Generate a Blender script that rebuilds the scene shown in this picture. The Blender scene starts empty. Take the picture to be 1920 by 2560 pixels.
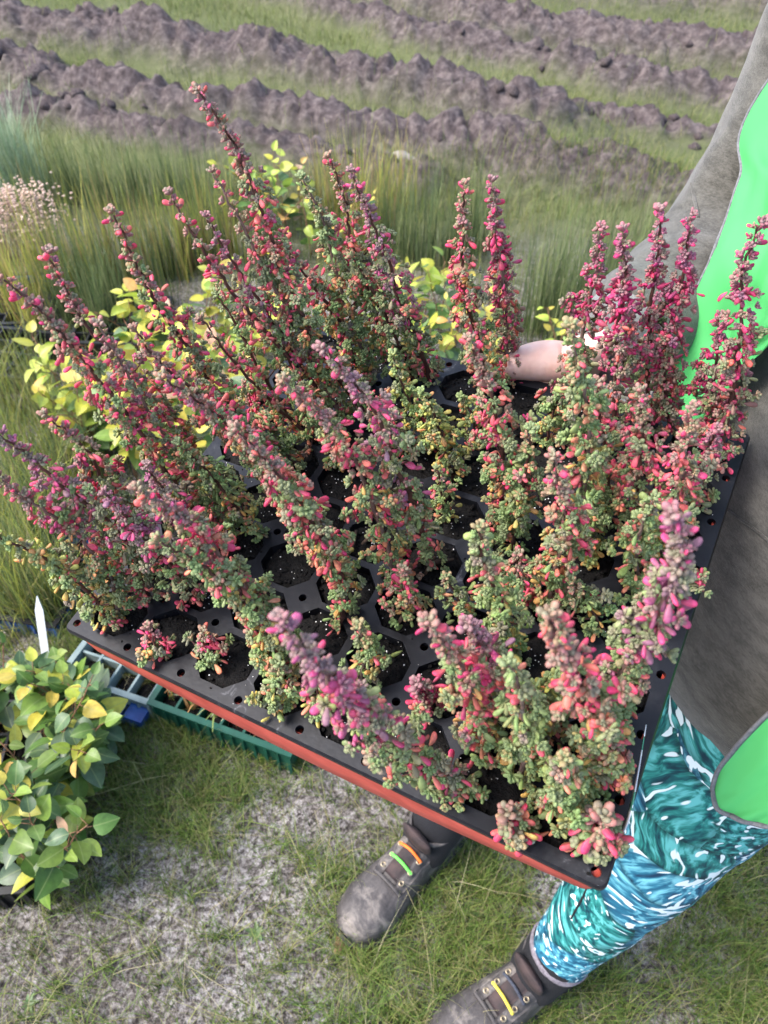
import bpy, bmesh, math, random
import numpy as np
from mathutils import Vector, Matrix, noise as mnoise
R = math.radians
SC = bpy.context.scene
COL = SC.collection
random.seed(7)
RNG = np.random.default_rng(11)

# ---------------------------------------------------------------- camera
CAM_H, PITCH, FPX = 1.4, R(46.5), 1925.0
cd = bpy.data.cameras.new('camera')
cam = bpy.data.objects.new('camera', cd)
COL.objects.link(cam)
cam.location = (0, 0, CAM_H)
cam.rotation_euler = (math.pi / 2 - PITCH, 0, 0)
cd.sensor_fit = 'VERTICAL'
cd.sensor_height = 36
cd.lens = FPX / 2560 * 36
cd.clip_start = 0.02
cd.clip_end = 1000
cd.dof.use_dof = True
cd.dof.focus_distance = 0.60
cd.dof.aperture_fstop = 12.5
SC.camera = cam
# ---------------------------------------------------------------- sky and sun
SUN_EL, SUN_AZ = R(52), R(-98)          # azimuth from +Y towards +X
world = bpy.data.worlds.new('World')
SC.world = world
world.use_nodes = True
wn = world.node_tree
sky = wn.nodes.new('ShaderNodeTexSky')
sky.sky_type = 'NISHITA'
sky.sun_disc = False
sky.sun_elevation = SUN_EL
sky.sun_rotation = SUN_AZ
sky.dust_density = 3.0
sky.air_density = 1.0
bg = wn.nodes['Background']
bg.inputs['Strength'].default_value = 0.15
wn.links.new(sky.outputs[0], bg.inputs[0])
sl = bpy.data.lights.new('sun', 'SUN')
sl.energy = 1.5
sl.angle = R(30)
sl.color = (1.0, 0.97, 0.94)
sun = bpy.data.objects.new('sun', sl)
COL.objects.link(sun)
sd = Vector((math.sin(SUN_AZ) * math.cos(SUN_EL), math.cos(SUN_AZ) * math.cos(SUN_EL), math.sin(SUN_EL)))
sun.rotation_euler = sd.to_track_quat('Z', 'Y').to_euler()
SC.view_settings.view_transform = 'Standard'
SC.view_settings.look = 'None'
SC.view_settings.exposure = 1.8
SC.view_settings.gamma = 1
SC.view_settings.use_curve_mapping = False

# ---------------------------------------------------------------- geometry helpers
def at(xd, yd, depth=None, z=None):
    """A place in the world from where it stands in the picture and its distance or its height."""
    dx = (xd * 1920 / 1659 - 960) / FPX
    dy = (yd * 2560 / 2212 - 1280) / FPX
    ry = math.cos(PITCH) - dy * math.sin(PITCH)
    rz = -math.sin(PITCH) - dy * math.cos(PITCH)
    if depth is None:
        depth = (z - CAM_H) / rz
    return Vector((dx * depth, ry * depth, CAM_H + rz * depth))

def lattice(ix, iy, seed):
    h = (ix.astype(np.int64) * 374761393 + iy.astype(np.int64) * 668265263 + seed * 974711) & 0x7fffffff
    h = ((h ^ (h >> 13)) * 1274126177) & 0x7fffffff
    return ((h ^ (h >> 16)) & 0xffff) / 65535.0

def vnoise(x, y, seed=0):
    x0 = np.floor(x); y0 = np.floor(y)
    fx = x - x0; fy = y - y0
    fx = fx * fx * (3 - 2 * fx); fy = fy * fy * (3 - 2 * fy)
    a = lattice(x0, y0, seed); b = lattice(x0 + 1, y0, seed)
    c = lattice(x0, y0 + 1, seed); d = lattice(x0 + 1, y0 + 1, seed)
    return a + (b - a) * fx + (c - a) * fy + (a - b - c + d) * fx * fy

def fbm(x, y, oct=4, seed=0):
    s = 0; a = .5; t = 0
    for k in range(oct):
        s = s + a * vnoise(x * 2 ** k + 17.3 * k, y * 2 ** k - 9.1 * k, seed + k); t += a; a *= .5
    return s / t

def new_mesh(name, verts, faces, mat=None, smooth=True):
    me = bpy.data.meshes.new(name)
    me.from_pydata([tuple(v) for v in verts], [], faces)
    if smooth:
        me.polygons.foreach_set('use_smooth', [True] * len(me.polygons))
    me.update()
    if mat:
        me.materials.append(mat)
    return me

def link(name, me, parent=None, loc=None):
    o = bpy.data.objects.new(name, me)
    COL.objects.link(o)
    if parent is not None:
        o.parent = parent
    if loc is not None:
        o.location = loc
    return o

def tag(o, label, cat, group=None):
    o['label'] = label; o['category'] = cat
    if group: o['group'] = group
    return o

def thing(name, label, cat, loc=(0, 0, 0), group=None):
    o = bpy.data.objects.new(name, None)
    COL.objects.link(o)
    o.location = loc
    o.empty_display_size = .02
    return tag(o, label, cat, group)

def frames(pts, ref=Vector((0, 0, 1))):
    """Parallel-transported frames along a polyline."""
    out = []
    n = len(pts)
    prev = None
    for i in range(n):
        t = (pts[min(i + 1, n - 1)] - pts[max(i - 1, 0)]).normalized()
        if prev is None:
            a = ref - t * ref.dot(t)
            if a.length < 1e-4:
                a = Vector((1, 0, 0)) - t * t.x
        else:
            a = prev - t * prev.dot(t)
        a.normalize()
        prev = a
        out.append((t, a, t.cross(a)))
    return out

def spline(pts, vals, n):
    """Catmull-Rom through points with values carried along."""
    P = [Vector(p) for p in pts]; m = len(P)
    V = [np.array(v, float) for v in vals]
    op, ov = [], []
    for k in range(n):
        u = k / (n - 1) * (m - 1)
        i = min(int(u), m - 2); f = u - i
        p0, p1, p2, p3 = P[max(i - 1, 0)], P[i], P[i + 1], P[min(i + 2, m - 1)]
        op.append(.5 * ((2 * p1) + (p2 - p0) * f + (2 * p0 - 5 * p1 + 4 * p2 - p3) * f * f + (3 * p1 - p0 - 3 * p2 + p3) * f ** 3))
        ff = f * f * (3 - 2 * f)
        ov.append(V[i] * (1 - ff) + V[i + 1] * ff)
    return op, ov

def loft(pts, radii, ns=24, ref=Vector((0, 0, 1)), wob=0.0, wfreq=9.0, seed=0.0, caps=True, origin=Vector(), stretch=1.0, power=2.0):
    """Tube with elliptical rings (a along the frame's first side, b along the second) and cloth-like unevenness."""
    fr = frames(pts, ref)
    vs, fs = [], []
    for i, (p, r) in enumerate(zip(pts, radii)):
        t, a, b = fr[i]
        for k in range(ns):
            th = 2 * math.pi * k / ns
            c, s = math.cos(th), math.sin(th)
            if power != 2.0:
                c = math.copysign(abs(c) ** (2 / power), c); s = math.copysign(abs(s) ** (2 / power), s)
            v = p + a * (c * r[0]) + b * (s * r[1])
            if wob:
                q = v * wfreq + Vector((seed, seed * 1.7, -seed))
                q.z *= stretch
                d = mnoise.noise(q) + .45 * mnoise.noise(q * 2.3)
                v = v + (a * c + b * s) * (d * wob)
            vs.append(v - origin)
    n = len(pts)
    for i in range(n - 1):
        for k in range(ns):
            k2 = (k + 1) % ns
            fs.append((i * ns + k, i * ns + k2, (i + 1) * ns + k2, (i + 1) * ns + k))
    if caps:
        fs.append(tuple(range(ns - 1, -1, -1)))
        fs.append(tuple((n - 1) * ns + k for k in range(ns)))
    return vs, fs

def tube(pts, r0, r1=None, ns=6, origin=Vector()):
    r1 = r0 if r1 is None else r1
    n = len(pts)
    return loft(pts, [(r0 + (r1 - r0) * i / (n - 1),) * 2 for i in range(n)], ns, origin=origin)

def merge(parts):
    vs, fs = [], []
    for v, f in parts:
        o = len(vs)
        vs += list(v); fs += [tuple(i + o for i in q) for q in f]
    return vs, fs

def box(c, sx, sy, sz, rot=0):
    ca, sa = math.cos(rot), math.sin(rot)
    vs = []
    for z in (-1, 1):
        for x, y in ((-1, -1), (1, -1), (1, 1), (-1, 1)):
            X, Y = x * sx / 2, y * sy / 2
            vs.append(Vector((c[0] + X * ca - Y * sa, c[1] + X * sa + Y * ca, c[2] + z * sz / 2)))
    return vs, [(3, 2, 1, 0), (4, 5, 6, 7), (0, 1, 5, 4), (1, 2, 6, 5), (2, 3, 7, 6), (3, 0, 4, 7)]

# ---------------------------------------------------------------- material helpers
def mat(name, rough=.6, spec=.5):
    m = bpy.data.materials.new(name)
    m.use_nodes = True
    nt = m.node_tree
    b = nt.nodes['Principled BSDF']
    b.inputs['Roughness'].default_value = rough
    b.inputs['Specular IOR Level'].default_value = spec
    return m, nt, b

def N(nt, kind, **kw):
    n = nt.nodes.new('ShaderNode' + kind)
    for k, v in kw.items():
        if k.startswith('i_'):
            n.inputs[k[2:].replace('_', ' ')].default_value = v
        else:
            setattr(n, k, v)
    return n

def mixc(nt, fac, a, b, mode='MIX'):
    n = nt.nodes.new('ShaderNodeMix')
    n.data_type = 'RGBA'; n.blend_type = mode
    for sock, v in ((n.inputs[0], fac), (n.inputs[6], a), (n.inputs[7], b)):
        if isinstance(v, (int, float)):
            sock.default_value = v
        elif isinstance(v, tuple):
            sock.default_value = (*v, 1) if len(v) == 3 else v
        else:
            nt.links.new(v, sock)
    return n.outputs[2]

def ramp(nt, src, stops):
    n = nt.nodes.new('ShaderNodeValToRGB')
    e = n.color_ramp.elements
    while len(e) < len(stops):
        e.new(.5)
    for q, (p, c) in zip(e, stops):
        q.position = p
        q.color = (*c, 1) if isinstance(c, tuple) else (c, c, c, 1)
    nt.links.new(src, n.inputs[0])
    return n.outputs[0]

def noise_tex(nt, scale, detail=4, rough=.55, coord='Object', vec=None, dist=0):
    n = N(nt, 'TexNoise')
    n.inputs['Scale'].default_value = scale
    n.inputs['Detail'].default_value = detail
    n.inputs['Roughness'].default_value = rough
    n.inputs['Distortion'].default_value = dist
    if vec is None:
        vec = N(nt, 'TexCoord').outputs[coord]
    nt.links.new(vec, n.inputs['Vector'])
    return n.outputs[0]

def bump(nt, b, height, strength=.3, dist=.005):
    n = N(nt, 'Bump')
    n.inputs['Strength'].default_value = strength
    n.inputs['Distance'].default_value = dist
    nt.links.new(height, n.inputs['Height'])
    nt.links.new(n.outputs[0], b.inputs['Normal'])

def noisy(name, c0, c1, scale, rough=.7, bstr=.3, bdist=.003, bscale=None, spec=.4, detail=5, lo=.35, hi=.65):
    m, nt, b = mat(name, rough, spec)
    f = noise_tex(nt, scale, detail)
    nt.links.new(ramp(nt, f, [(lo, c0), (hi, c1)]), b.inputs['Base Color'])
    if bstr:
        bump(nt, b, noise_tex(nt, bscale or scale * 3, 5), bstr, bdist)
    return m

M = {}
# soil and sand of the field; 'soil' marks turned earth, a property of the place
def ground_mat():
    m, nt, b = mat('field_ground', .95, .15)
    att = N(nt, 'Attribute', attribute_name='soil')
    pos = N(nt, 'NewGeometry').outputs['Position']
    big = noise_tex(nt, 2.6, 5, .6, vec=pos, dist=.4)
    mid = noise_tex(nt, 28, 6, .65, vec=pos)
    fine = noise_tex(nt, 210, 4, .7, vec=pos)
    spk = noise_tex(nt, 120, 5, .75, vec=pos)
    sand = ramp(nt, spk, [(.39, (.045, .038, .034)), (.47, (.18, .16, .15)), (.54, (.38, .35, .34)), (.66, (.56, .53, .52))])
    dirt = ramp(nt, spk, [(.36, (.035, .030, .026)), (.52, (.13, .112, .10)), (.66, (.34, .31, .29))])
    near = mixc(nt, ramp(nt, mid, [(.42, .8), (.56, 0.0)]), sand, dirt)
    near = mixc(nt, ramp(nt, big, [(.48, 0.0), (.60, .8)]), near, dirt)
    turned = ramp(nt, mid, [(.3, (.040, .031, .032)), (.48, (.092, .073, .073)), (.7, (.20, .165, .158))])
    moss = ramp(nt, fine, [(.3, (.07, .085, .035)), (.7, (.18, .20, .09))])
    far = mixc(nt, att.outputs['Fac'], moss, turned)
    fz = N(nt, 'Attribute', attribute_name='field')
    nt.links.new(mixc(nt, fz.outputs['Fac'], near, far), b.inputs['Base Color'])
    add = N(nt, 'Math', operation='ADD')
    nt.links.new(mid, add.inputs[0]); nt.links.new(fine, add.inputs[1])
    bump(nt, b, add.outputs[0], .8, .012)
    return m
M['ground'] = ground_mat()
M['clod'] = noisy('turned_earth', (.055, .043, .044), (.16, .13, .128), 5, .95, .7, .012, 45, .1)

def vcol_mat(name, rough=.6, trans=.25, var=.0):
    m, nt, b = mat(name, rough, .3)
    a = N(nt, 'Attribute', attribute_name='col')
    nt.links.new(a.outputs['Color'], b.inputs['Base Color'])
    if trans:
        t = N(nt, 'BsdfTranslucent')
        nt.links.new(a.outputs['Color'], t.inputs[0])
        mx = N(nt, 'MixShader')
        mx.inputs[0].default_value = trans
        nt.links.new(b.outputs[0], mx.inputs[1]); nt.links.new(t.outputs[0], mx.inputs[2])
        nt.links.new(mx.outputs[0], nt.nodes['Material Output'].inputs[0])
    return m
M['blade'] = vcol_mat('grass_blade', .55, .3)

def blades(name, base, heights, width, cols, lean=.5, seg=3, parent=None, origin=Vector(), seed=0, curl=1.0, cross=False):
    """One mesh of many bent tapering blades. base: n x 3."""
    g = np.random.default_rng(seed)
    n = len(base)
    az = g.uniform(0, 2 * np.pi, n)
    ln = np.abs(g.normal(0, lean, n))
    dirs = np.stack([np.cos(az), np.sin(az)], 1)
    face = az + np.pi / 2 + g.normal(0, .5, n)
    side = np.stack([np.cos(face), np.sin(face), np.zeros(n)], 1)
    w = np.broadcast_to(width, n) * g.uniform(.7, 1.3, n)
    V = np.zeros((n, (seg + 1) * 2, 3)); C = np.zeros((n, (seg + 1) * 2, 4)); C[:, :, 3] = 1
    for k in range(seg + 1):
        f = k / seg
        h = heights * (f - .35 * np.clip(ln * curl, 0, 1.3) * f * f)
        r = heights * ln * (f ** (1 + curl))
        c = np.stack([base[:, 0] + dirs[:, 0] * r, base[:, 1] + dirs[:, 1] * r, base[:, 2] + np.maximum(h, -.0)], 1)
        ww = (w * (1 - .85 * f))[:, None] * side * .5
        V[:, k * 2] = c - ww; V[:, k * 2 + 1] = c + ww
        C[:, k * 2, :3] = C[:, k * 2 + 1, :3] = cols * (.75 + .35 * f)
    V -= np.array(origin)
    q = np.array([[2 * k, 2 * k + 1, 2 * k + 3, 2 * k + 2] for k in range(seg)])
    F = (np.arange(n)[:, None, None] * (seg + 1) * 2 + q[None]).reshape(-1, 4)
    me = bpy.data.meshes.new(name)
    nv, nf = n * (seg + 1) * 2, len(F)
    me.vertices.add(nv); me.vertices.foreach_set('co', V.reshape(-1))
    me.loops.add(nf * 4); me.loops.foreach_set('vertex_index', F.reshape(-1).astype(np.int32))
    me.polygons.add(nf)
    me.polygons.foreach_set('loop_start', np.arange(0, nf * 4, 4, dtype=np.int32))
    me.polygons.foreach_set('use_smooth', np.ones(nf, bool))
    me.update(calc_edges=True)
    ca = me.color_attributes.new('col', 'FLOAT_COLOR', 'POINT')
    ca.data.foreach_set('color', C.reshape(-1))
    me.materials.append(M['blade'])
    return link(name, me, parent)

# ---------------------------------------------------------------- the field
def W2(pts, z):
    return np.array([[*at(x, y, z=z)[:2]] for x, y in pts])
RIDGES = [  # crest line, height, half width
    (W2([(-400, 205), (0, 222), (150, 232), (330, 268), (560, 296), (700, 322), (900, 352)], .10), .11, .12),
    (W2([(-400, 40), (0, 118), (200, 170), (400, 200), (600, 222), (850, 265), (1100, 298), (1300, 322), (1450, 365), (1900, 450)], .14), .155, .18),
    (W2([(-300, -10), (0, 26), (300, 52), (500, 84), (640, 98), (800, 136), (950, 165), (1060, 192), (1200, 212)], .16), .18, .24),
    (W2([(1250, 222), (1400, 252), (1700, 300)], .06), .06, .11),
    (W2([(700, -10), (900, 52), (1070, 84), (1180, 108), (1330, 142), (1555, 178), (1900, 230)], .12), .13, .16),
    (W2([(900, -25), (1050, 20), (1250, 45), (1430, 66), (1700, 100)], .17), .20, .26),
    (np.array([[.3, 6.45], [1.6, 6.0], [3.2, 5.5]]), .18, .34),
    (np.array([[-1.5, 7.6], [1.0, 6.9], [3.5, 6.3]]), .28, .4),
    (np.array([[-3.0, 8.8], [1.0, 8.0], [5, 7.2]]), .28, .4),
]
def extend(poly, a, b):
    out = [poly]
    if a: out.insert(0, poly[:1] + (poly[0] - poly[1]) / np.linalg.norm(poly[0] - poly[1]) * a)
    if b: out.append(poly[-1:] + (poly[-1] - poly[-2]) / np.linalg.norm(poly[-1] - poly[-2]) * b)
    return np.concatenate(out)
RIDGES = [(extend(p_, 4 * (k not in (3,)), 4 * (k not in (0, 2))), h_, w_) for k, (p_, h_, w_) in enumerate(RIDGES)]
def seg_dist(X, Y, poly):
    d = np.full(X.shape, 1e9)
    for (ax, ay), (bx, by) in zip(poly[:-1], poly[1:]):
        ux, uy = bx - ax, by - ay
        t = np.clip(((X - ax) * ux + (Y - ay) * uy) / (ux * ux + uy * uy), 0, 1)
        d = np.minimum(d, np.hypot(X - ax - t * ux, Y - ay - t * uy))
    return d
def field_height(X, Y):
    base = (fbm(X * 1.1, Y * 1.1, 3, 5) - .5) * .05 + (fbm(X * 9, Y * 9, 4, 9) - .5) * .018
    soil = np.zeros_like(X); hh = np.zeros_like(X)
    wx = X + (fbm(X * 2.5, Y * 2.5, 3, 21) - .5) * .22
    wy = Y + (fbm(X * 2.5 + 40, Y * 2.5, 3, 22) - .5) * .22
    for k, (poly, h, w) in enumerate(RIDGES):
        d = seg_dist(wx, wy, poly) / w
        g = np.exp(-d ** 2 * 1.0)
        hh = np.maximum(hh, h * g * (.65 + .7 * fbm(X * 3, Y * 3, 3, 30 + k)))
        soil = np.maximum(soil, np.exp(-(d / 1.0) ** 4))
    def billow(s, seed):
        v = 1 - np.abs(2 * fbm(X * s, Y * s, 2, seed) - 1) * 2.2
        return np.clip(v, 0, 1)
    wu, wv = X + (fbm(X * 6, Y * 6, 2, 77) - .5) * .12, Y + (fbm(X * 6 + 9, Y * 6, 2, 78) - .5) * .12
    lump = np.abs(2 * vnoise(wu * 6.5, wv * 6.5, 50) - 1) ** .8
    lump2 = np.abs(2 * vnoise(wu * 15 + 3, wv * 15, 51) - 1) ** .8
    lump3 = np.abs(2 * vnoise(X * 34 + 3, Y * 34, 53) - 1)
    rough = np.clip(fbm(X * 2, Y * 2, 3, 60) * 1.6 - .3, 0, 1) * np.clip((Y - 3.2) / .8, 0, 1)
    s2 = np.maximum(soil, .12 * rough)
    hh = hh + s2 * (lump * .060 + lump2 * .050 + lump3 * .026 + np.abs(2 * vnoise(X * 60, Y * 60, 54) - 1) * .010 - .05 + (fbm(X * 40, Y * 40, 3, 52) - .5) * .03)
    return base + hh, soil

ax = np.concatenate([-np.geomspace(300, 3.9, 22), np.arange(-3.8, 3.81, .021), np.geomspace(3.9, 300, 22)])
ay = np.concatenate([-np.geomspace(300, 1.0, 16), np.arange(-.9, 7.6, .021), np.geomspace(7.7, 600, 26)])
GX, GY = np.meshgrid(ax, ay)
GZ, SOIL = field_height(GX, GY)
far = np.clip((np.hypot(GX, GY) - 12) / 20, 0, 1)
GZ *= 1 - far
nx, ny = len(ax), len(ay)
idx = np.arange(nx * ny).reshape(ny, nx)
Fq = np.stack([idx[:-1, :-1], idx[:-1, 1:], idx[1:, 1:], idx[1:, :-1]], -1).reshape(-1, 4)
me = bpy.data.meshes.new('ground')
me.vertices.add(nx * ny)
me.vertices.foreach_set('co', np.stack([GX, GY, GZ], -1).reshape(-1))
me.loops.add(len(Fq) * 4); me.loops.foreach_set('vertex_index', Fq.reshape(-1).astype(np.int32))
me.polygons.add(len(Fq)); me.polygons.foreach_set('loop_start', np.arange(0, len(Fq) * 4, 4, dtype=np.int32))
me.polygons.foreach_set('use_smooth', np.ones(len(Fq), bool))
me.update(calc_edges=True)
a = me.attributes.new('soil', 'FLOAT', 'POINT')
patch = np.clip(fbm(GX * 2.2, GY * 2.2, 4, 71) * 2.6 - 1.25, 0, 1) * .5
a.data.foreach_set('value', np.maximum(SOIL, patch).reshape(-1))
a = me.attributes.new('field', 'FLOAT', 'POINT')
a.data.foreach_set('value', np.clip((GY - 2.2 + GX * .1) / .8, 0, 1).reshape(-1))
me.materials.append(M['ground'])
ground = link('ground', me)
ground['kind'] = 'structure'

def gz(x, y):
    return float(field_height(np.array([x], float), np.array([y], float))[0][0])

# clods of turned earth lying on the ridges: pieces of the ground
def lump_mesh(name, seed, material, flat=.75):
    bm = bmesh.new()
    bmesh.ops.create_icosphere(bm, subdivisions=2, radius=1)
    for v in bm.verts:
        q = v.co * 1.1 + Vector((seed * 3.1, seed, -seed))
        v.co *= 1 + .42 * mnoise.noise(q) + .32 * mnoise.noise(q * 2.4) + .14 * mnoise.noise(q * 5)
        v.co.z *= flat
    me = bpy.data.meshes.new(name)
    bm.to_mesh(me); bm.free()
    me.polygons.foreach_set('use_smooth', [True] * len(me.polygons))
    me.materials.append(material)
    return me
clods = [lump_mesh('soil_clod', k, M['clod']) for k in range(8)]
cnt = 0
for poly, h, w in RIDGES[:6]:
    for k in range(20):
        s = random.random() * (len(poly) - 1); i = min(int(s), len(poly) - 2); f = s - i
        p = poly[i] * (1 - f) + poly[i + 1] * f
        x = p[0] + random.gauss(0, w * .75); y = p[1] + random.gauss(0, w * .75)
        if abs(x) > y * .60 + .2: continue
        r = random.choice((.014, .02, .028, .038)) * random.uniform(.7, 1.25)
        o = link('soil_clod', random.choice(clods), ground, (x, y, gz(x, y) - r * .1))
        o.scale = (r * random.uniform(.8, 1.4), r, r)
        o.rotation_euler = (random.uniform(-.3, .3), random.uniform(-.3, .3), random.uniform(0, 6.3))
        cnt += 1

# ---------------------------------------------------------------- grass: nobody could count it
def pick(n, cols, g):
    c = np.array(cols)[g.integers(0, len(cols), n)]
    return c * g.uniform(.75, 1.25, (n, 1))
def scatter(n, x0, x1, y0, y1, dens, seed):
    g = np.random.default_rng(seed)
    x = g.uniform(x0, x1, n); y = g.uniform(y0, y1, n)
    k = g.uniform(0, 1, n) < dens(x, y)
    return x[k], y[k]
GREEN = [(.10, .175, .03), (.14, .22, .04), (.18, .25, .05), (.07, .12, .03), (.22, .24, .07), (.28, .25, .11)]
def near_dens(x, y):
    m = np.clip(fbm(x * 5, y * 5, 4, 80) * 4.5 - 1.75, 0.16, 1)
    lush = np.exp(-(((x - .03) / .10) ** 2 + ((y - .30) / .10) ** 2)) + .8 * np.exp(-(((x - .13) / .07) ** 2 + ((y - .47) / .07) ** 2))
    lush += .28 * np.exp(-(((x - .5) / .15) ** 2 + ((y - .33) / .18) ** 2)) + .5 * np.exp(-(((x + .38) / .08) ** 2 + ((y - .62) / .12) ** 2))
    return np.clip(m * .75 + lush * .9, 0, 1)
x, y = scatter(60000, -.95, .95, .10, 1.15, near_dens, 3)
g = np.random.default_rng(4)
tx, ty = scatter(9000, -.95, .95, .10, 1.15, lambda x, y: .06 + near_dens(x, y) ** 1.3 * .5, 15)      # tufts
k_ = g.integers(14, 44, len(tx))
tx = np.repeat(tx, k_) + g.normal(0, .008, k_.sum()); ty = np.repeat(ty, k_) + g.normal(0, .008, k_.sum())
x = np.concatenate([x, tx]); y = np.concatenate([y, ty])
b = np.stack([x, y, field_height(x, y)[0] - .002], 1)
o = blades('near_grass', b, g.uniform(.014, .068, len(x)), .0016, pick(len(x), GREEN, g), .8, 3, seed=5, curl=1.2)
tag(o, 'short green grass growing in patches on the pale sand around the boots', 'grass'); o['kind'] = 'stuff'
x, y = scatter(1500, -.9, .9, .1, 1.1, lambda x, y: .25 + near_dens(x, y), 33)
b = np.stack([x, y, field_height(x, y)[0] - .002], 1)
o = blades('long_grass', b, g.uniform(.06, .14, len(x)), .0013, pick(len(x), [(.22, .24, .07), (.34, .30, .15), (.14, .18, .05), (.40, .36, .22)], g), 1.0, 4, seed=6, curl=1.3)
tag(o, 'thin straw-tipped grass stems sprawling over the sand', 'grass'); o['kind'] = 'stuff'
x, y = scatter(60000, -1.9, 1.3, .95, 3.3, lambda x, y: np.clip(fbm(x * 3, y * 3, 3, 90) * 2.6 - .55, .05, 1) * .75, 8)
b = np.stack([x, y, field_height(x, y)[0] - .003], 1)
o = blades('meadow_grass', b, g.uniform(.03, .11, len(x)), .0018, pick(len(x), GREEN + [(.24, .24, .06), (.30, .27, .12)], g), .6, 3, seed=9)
tag(o, 'rough green and straw grass between the seedling trays and the furrows', 'grass'); o['kind'] = 'stuff'
def far_dens(x, y):
    s = field_height(x, y)[1]
    return np.clip((1 - s * 1.15) * np.clip(fbm(x * 1.7, y * 1.7, 3, 95) * 3 - .55, 0.08, 1), .03, 1)
x, y = scatter(110000, -3.4, 3.4, 2.9, 7.4, far_dens, 12)
b = np.stack([x, y, field_height(x, y)[0] - .004], 1)
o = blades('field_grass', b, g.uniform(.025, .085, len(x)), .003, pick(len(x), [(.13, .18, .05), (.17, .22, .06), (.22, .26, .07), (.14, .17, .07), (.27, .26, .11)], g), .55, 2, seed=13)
tag(o, 'bright green grass strips growing between the ploughed furrows', 'grass'); o['kind'] = 'stuff'

# ================================================================ the held tray
TA = Vector((-0.2451, 0.3428, 0.9103)); TU = Vector((0.3704, -0.1966, 0.024)); TV = Vector((0.1676, 0.3232, 0.0618))
TW, TH = TU.length, TV.length
EU, EV = TU.normalized(), TV.normalized()
EN = EU.cross(EV).normalized()
TMAT = Matrix((EU, EV, EN)).transposed().to_4x4()
TMAT.translation = TA
def tp(u, v, h=0):               # metres along the tray's sides
    return TA + EU * u + EV * v + EN * h
BO = .0068
PU, PV = (TW - 2 * BO) / 8, (TH - 2 * BO) / 8
HR = .0031
M['black_plastic'] = None
m, nt, b = mat('scuffed_black_plastic', .42, .32)
sc1 = noise_tex(nt, 55, 6, .7, dist=1.5); sc2 = noise_tex(nt, 9, 4, .6)
mul = N(nt, 'Math', operation='MULTIPLY'); nt.links.new(sc1, mul.inputs[0]); nt.links.new(sc2, mul.inputs[1])
nt.links.new(ramp(nt, mul.outputs[0], [(.24, (.006, .0065, .009)), (.34, (.012, .013, .017)), (.42, (.14, .14, .15))]), b.inputs['Base Color'])
nt.links.new(ramp(nt, mul.outputs[0], [(.2, .34), (.4, .55)]), b.inputs['Roughness'])
bump(nt, b, noise_tex(nt, 260, 3), .12, .001)
M['black_plastic'] = m
M['red_plastic'] = noisy('faded_red_plastic', (.36, .045, .03), (.52, .085, .06), 30, .5, .15, .001, 200)
M['soil'] = None
m, nt, b = mat('potting_soil', .8, .2)
f1 = noise_tex(nt, 260, 5, .7)
nt.links.new(ramp(nt, f1, [(.35, (.0018, .0016, .0015)), (.6, (.005, .0042, .004)), (.76, (.022, .017, .014))]), b.inputs['Base Color'])
bump(nt, b, noise_tex(nt, 420, 4), .9, .002)
M['soil'] = m
M['perlite'] = noisy('perlite', (.55, .54, .52), (.75, .74, .72), 400, .8, 0)

tray = thing('seedling_tray', 'black plastic seedling tray of octagonal cells held level by the person in green vest', 'seedling tray')
tray.matrix_world = TMAT
def octagon(cu, cv, k=1.0, h=0.0, ch=.0125):
    a, c = (PU / 2 - .0030) * k, (PV / 2 - .0026) * k
    ch *= k
    return [Vector((cu + x, cv + y, h)) for x, y in ((a, -c + ch), (a, c - ch), (a - ch, c), (-a + ch, c), (-a, c - ch), (-a, -c + ch), (-a + ch, -c), (a - ch, -c))]
# top plate: every cell is a ring from its octagon to its square with the drain-hole corners cut out
vs, fs = [], []
def addv(v): vs.append(v); return len(vs) - 1
NARC = 4
for i in range(8):
    for j in range(8):
        u0, v0 = BO + i * PU, BO + j * PV
        cu, cv = u0 + PU / 2, v0 + PV / 2
        outer = []
        # going round from the right-bottom corner arc; two octagon vertices belong to each corner
        for (sx, sy, a0) in ((1, 1, 270), (-1, 1, 0), (-1, -1, 90), (1, -1, 180)):
            kx, ky = cu + sx * PU / 2, cv + sy * PV / 2
            arc = [Vector((kx + HR * math.cos(R(a0 - 90 * q / NARC)), ky + HR * math.sin(R(a0 - 90 * q / NARC)), 0)) for q in range(NARC + 1)]
            outer.append(arc)
        oc = octagon(cu, cv)
        oi = [addv(p) for p in oc]
        ow = [addv(p) for p in octagon(cu, cv, .93, -.022)]
        od = [addv(p) for p in octagon(cu, cv, .99, -.0012)]
        for k in range(8):
            k2 = (k + 1) % 8
            fs.append((oi[k], od[k], od[k2], oi[k2])); fs.append((od[k], ow[k], ow[k2], od[k2]))
        prev_last = None; first = None
        arcs = []
        for c in range(4):
            ids = [addv(p) for p in outer[c]]
            arcs.append(ids)
            a_, b_ = oi[1 + 2 * c], oi[(2 + 2 * c) % 8]
            fs.append(tuple([a_] + ids + [b_]) if True else None)
            low = [addv(p + Vector((0, 0, -.006))) for p in outer[c]]
            for q in range(NARC):
                fs.append((ids[q + 1], ids[q], low[q], low[q + 1]))
        for c in range(4):
            c2 = (c + 1) % 4
            fs.append((oi[(2 + 2 * c) % 8], arcs[c][-1], arcs[c2][0], oi[(1 + 2 * c2) % 8]))
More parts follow.
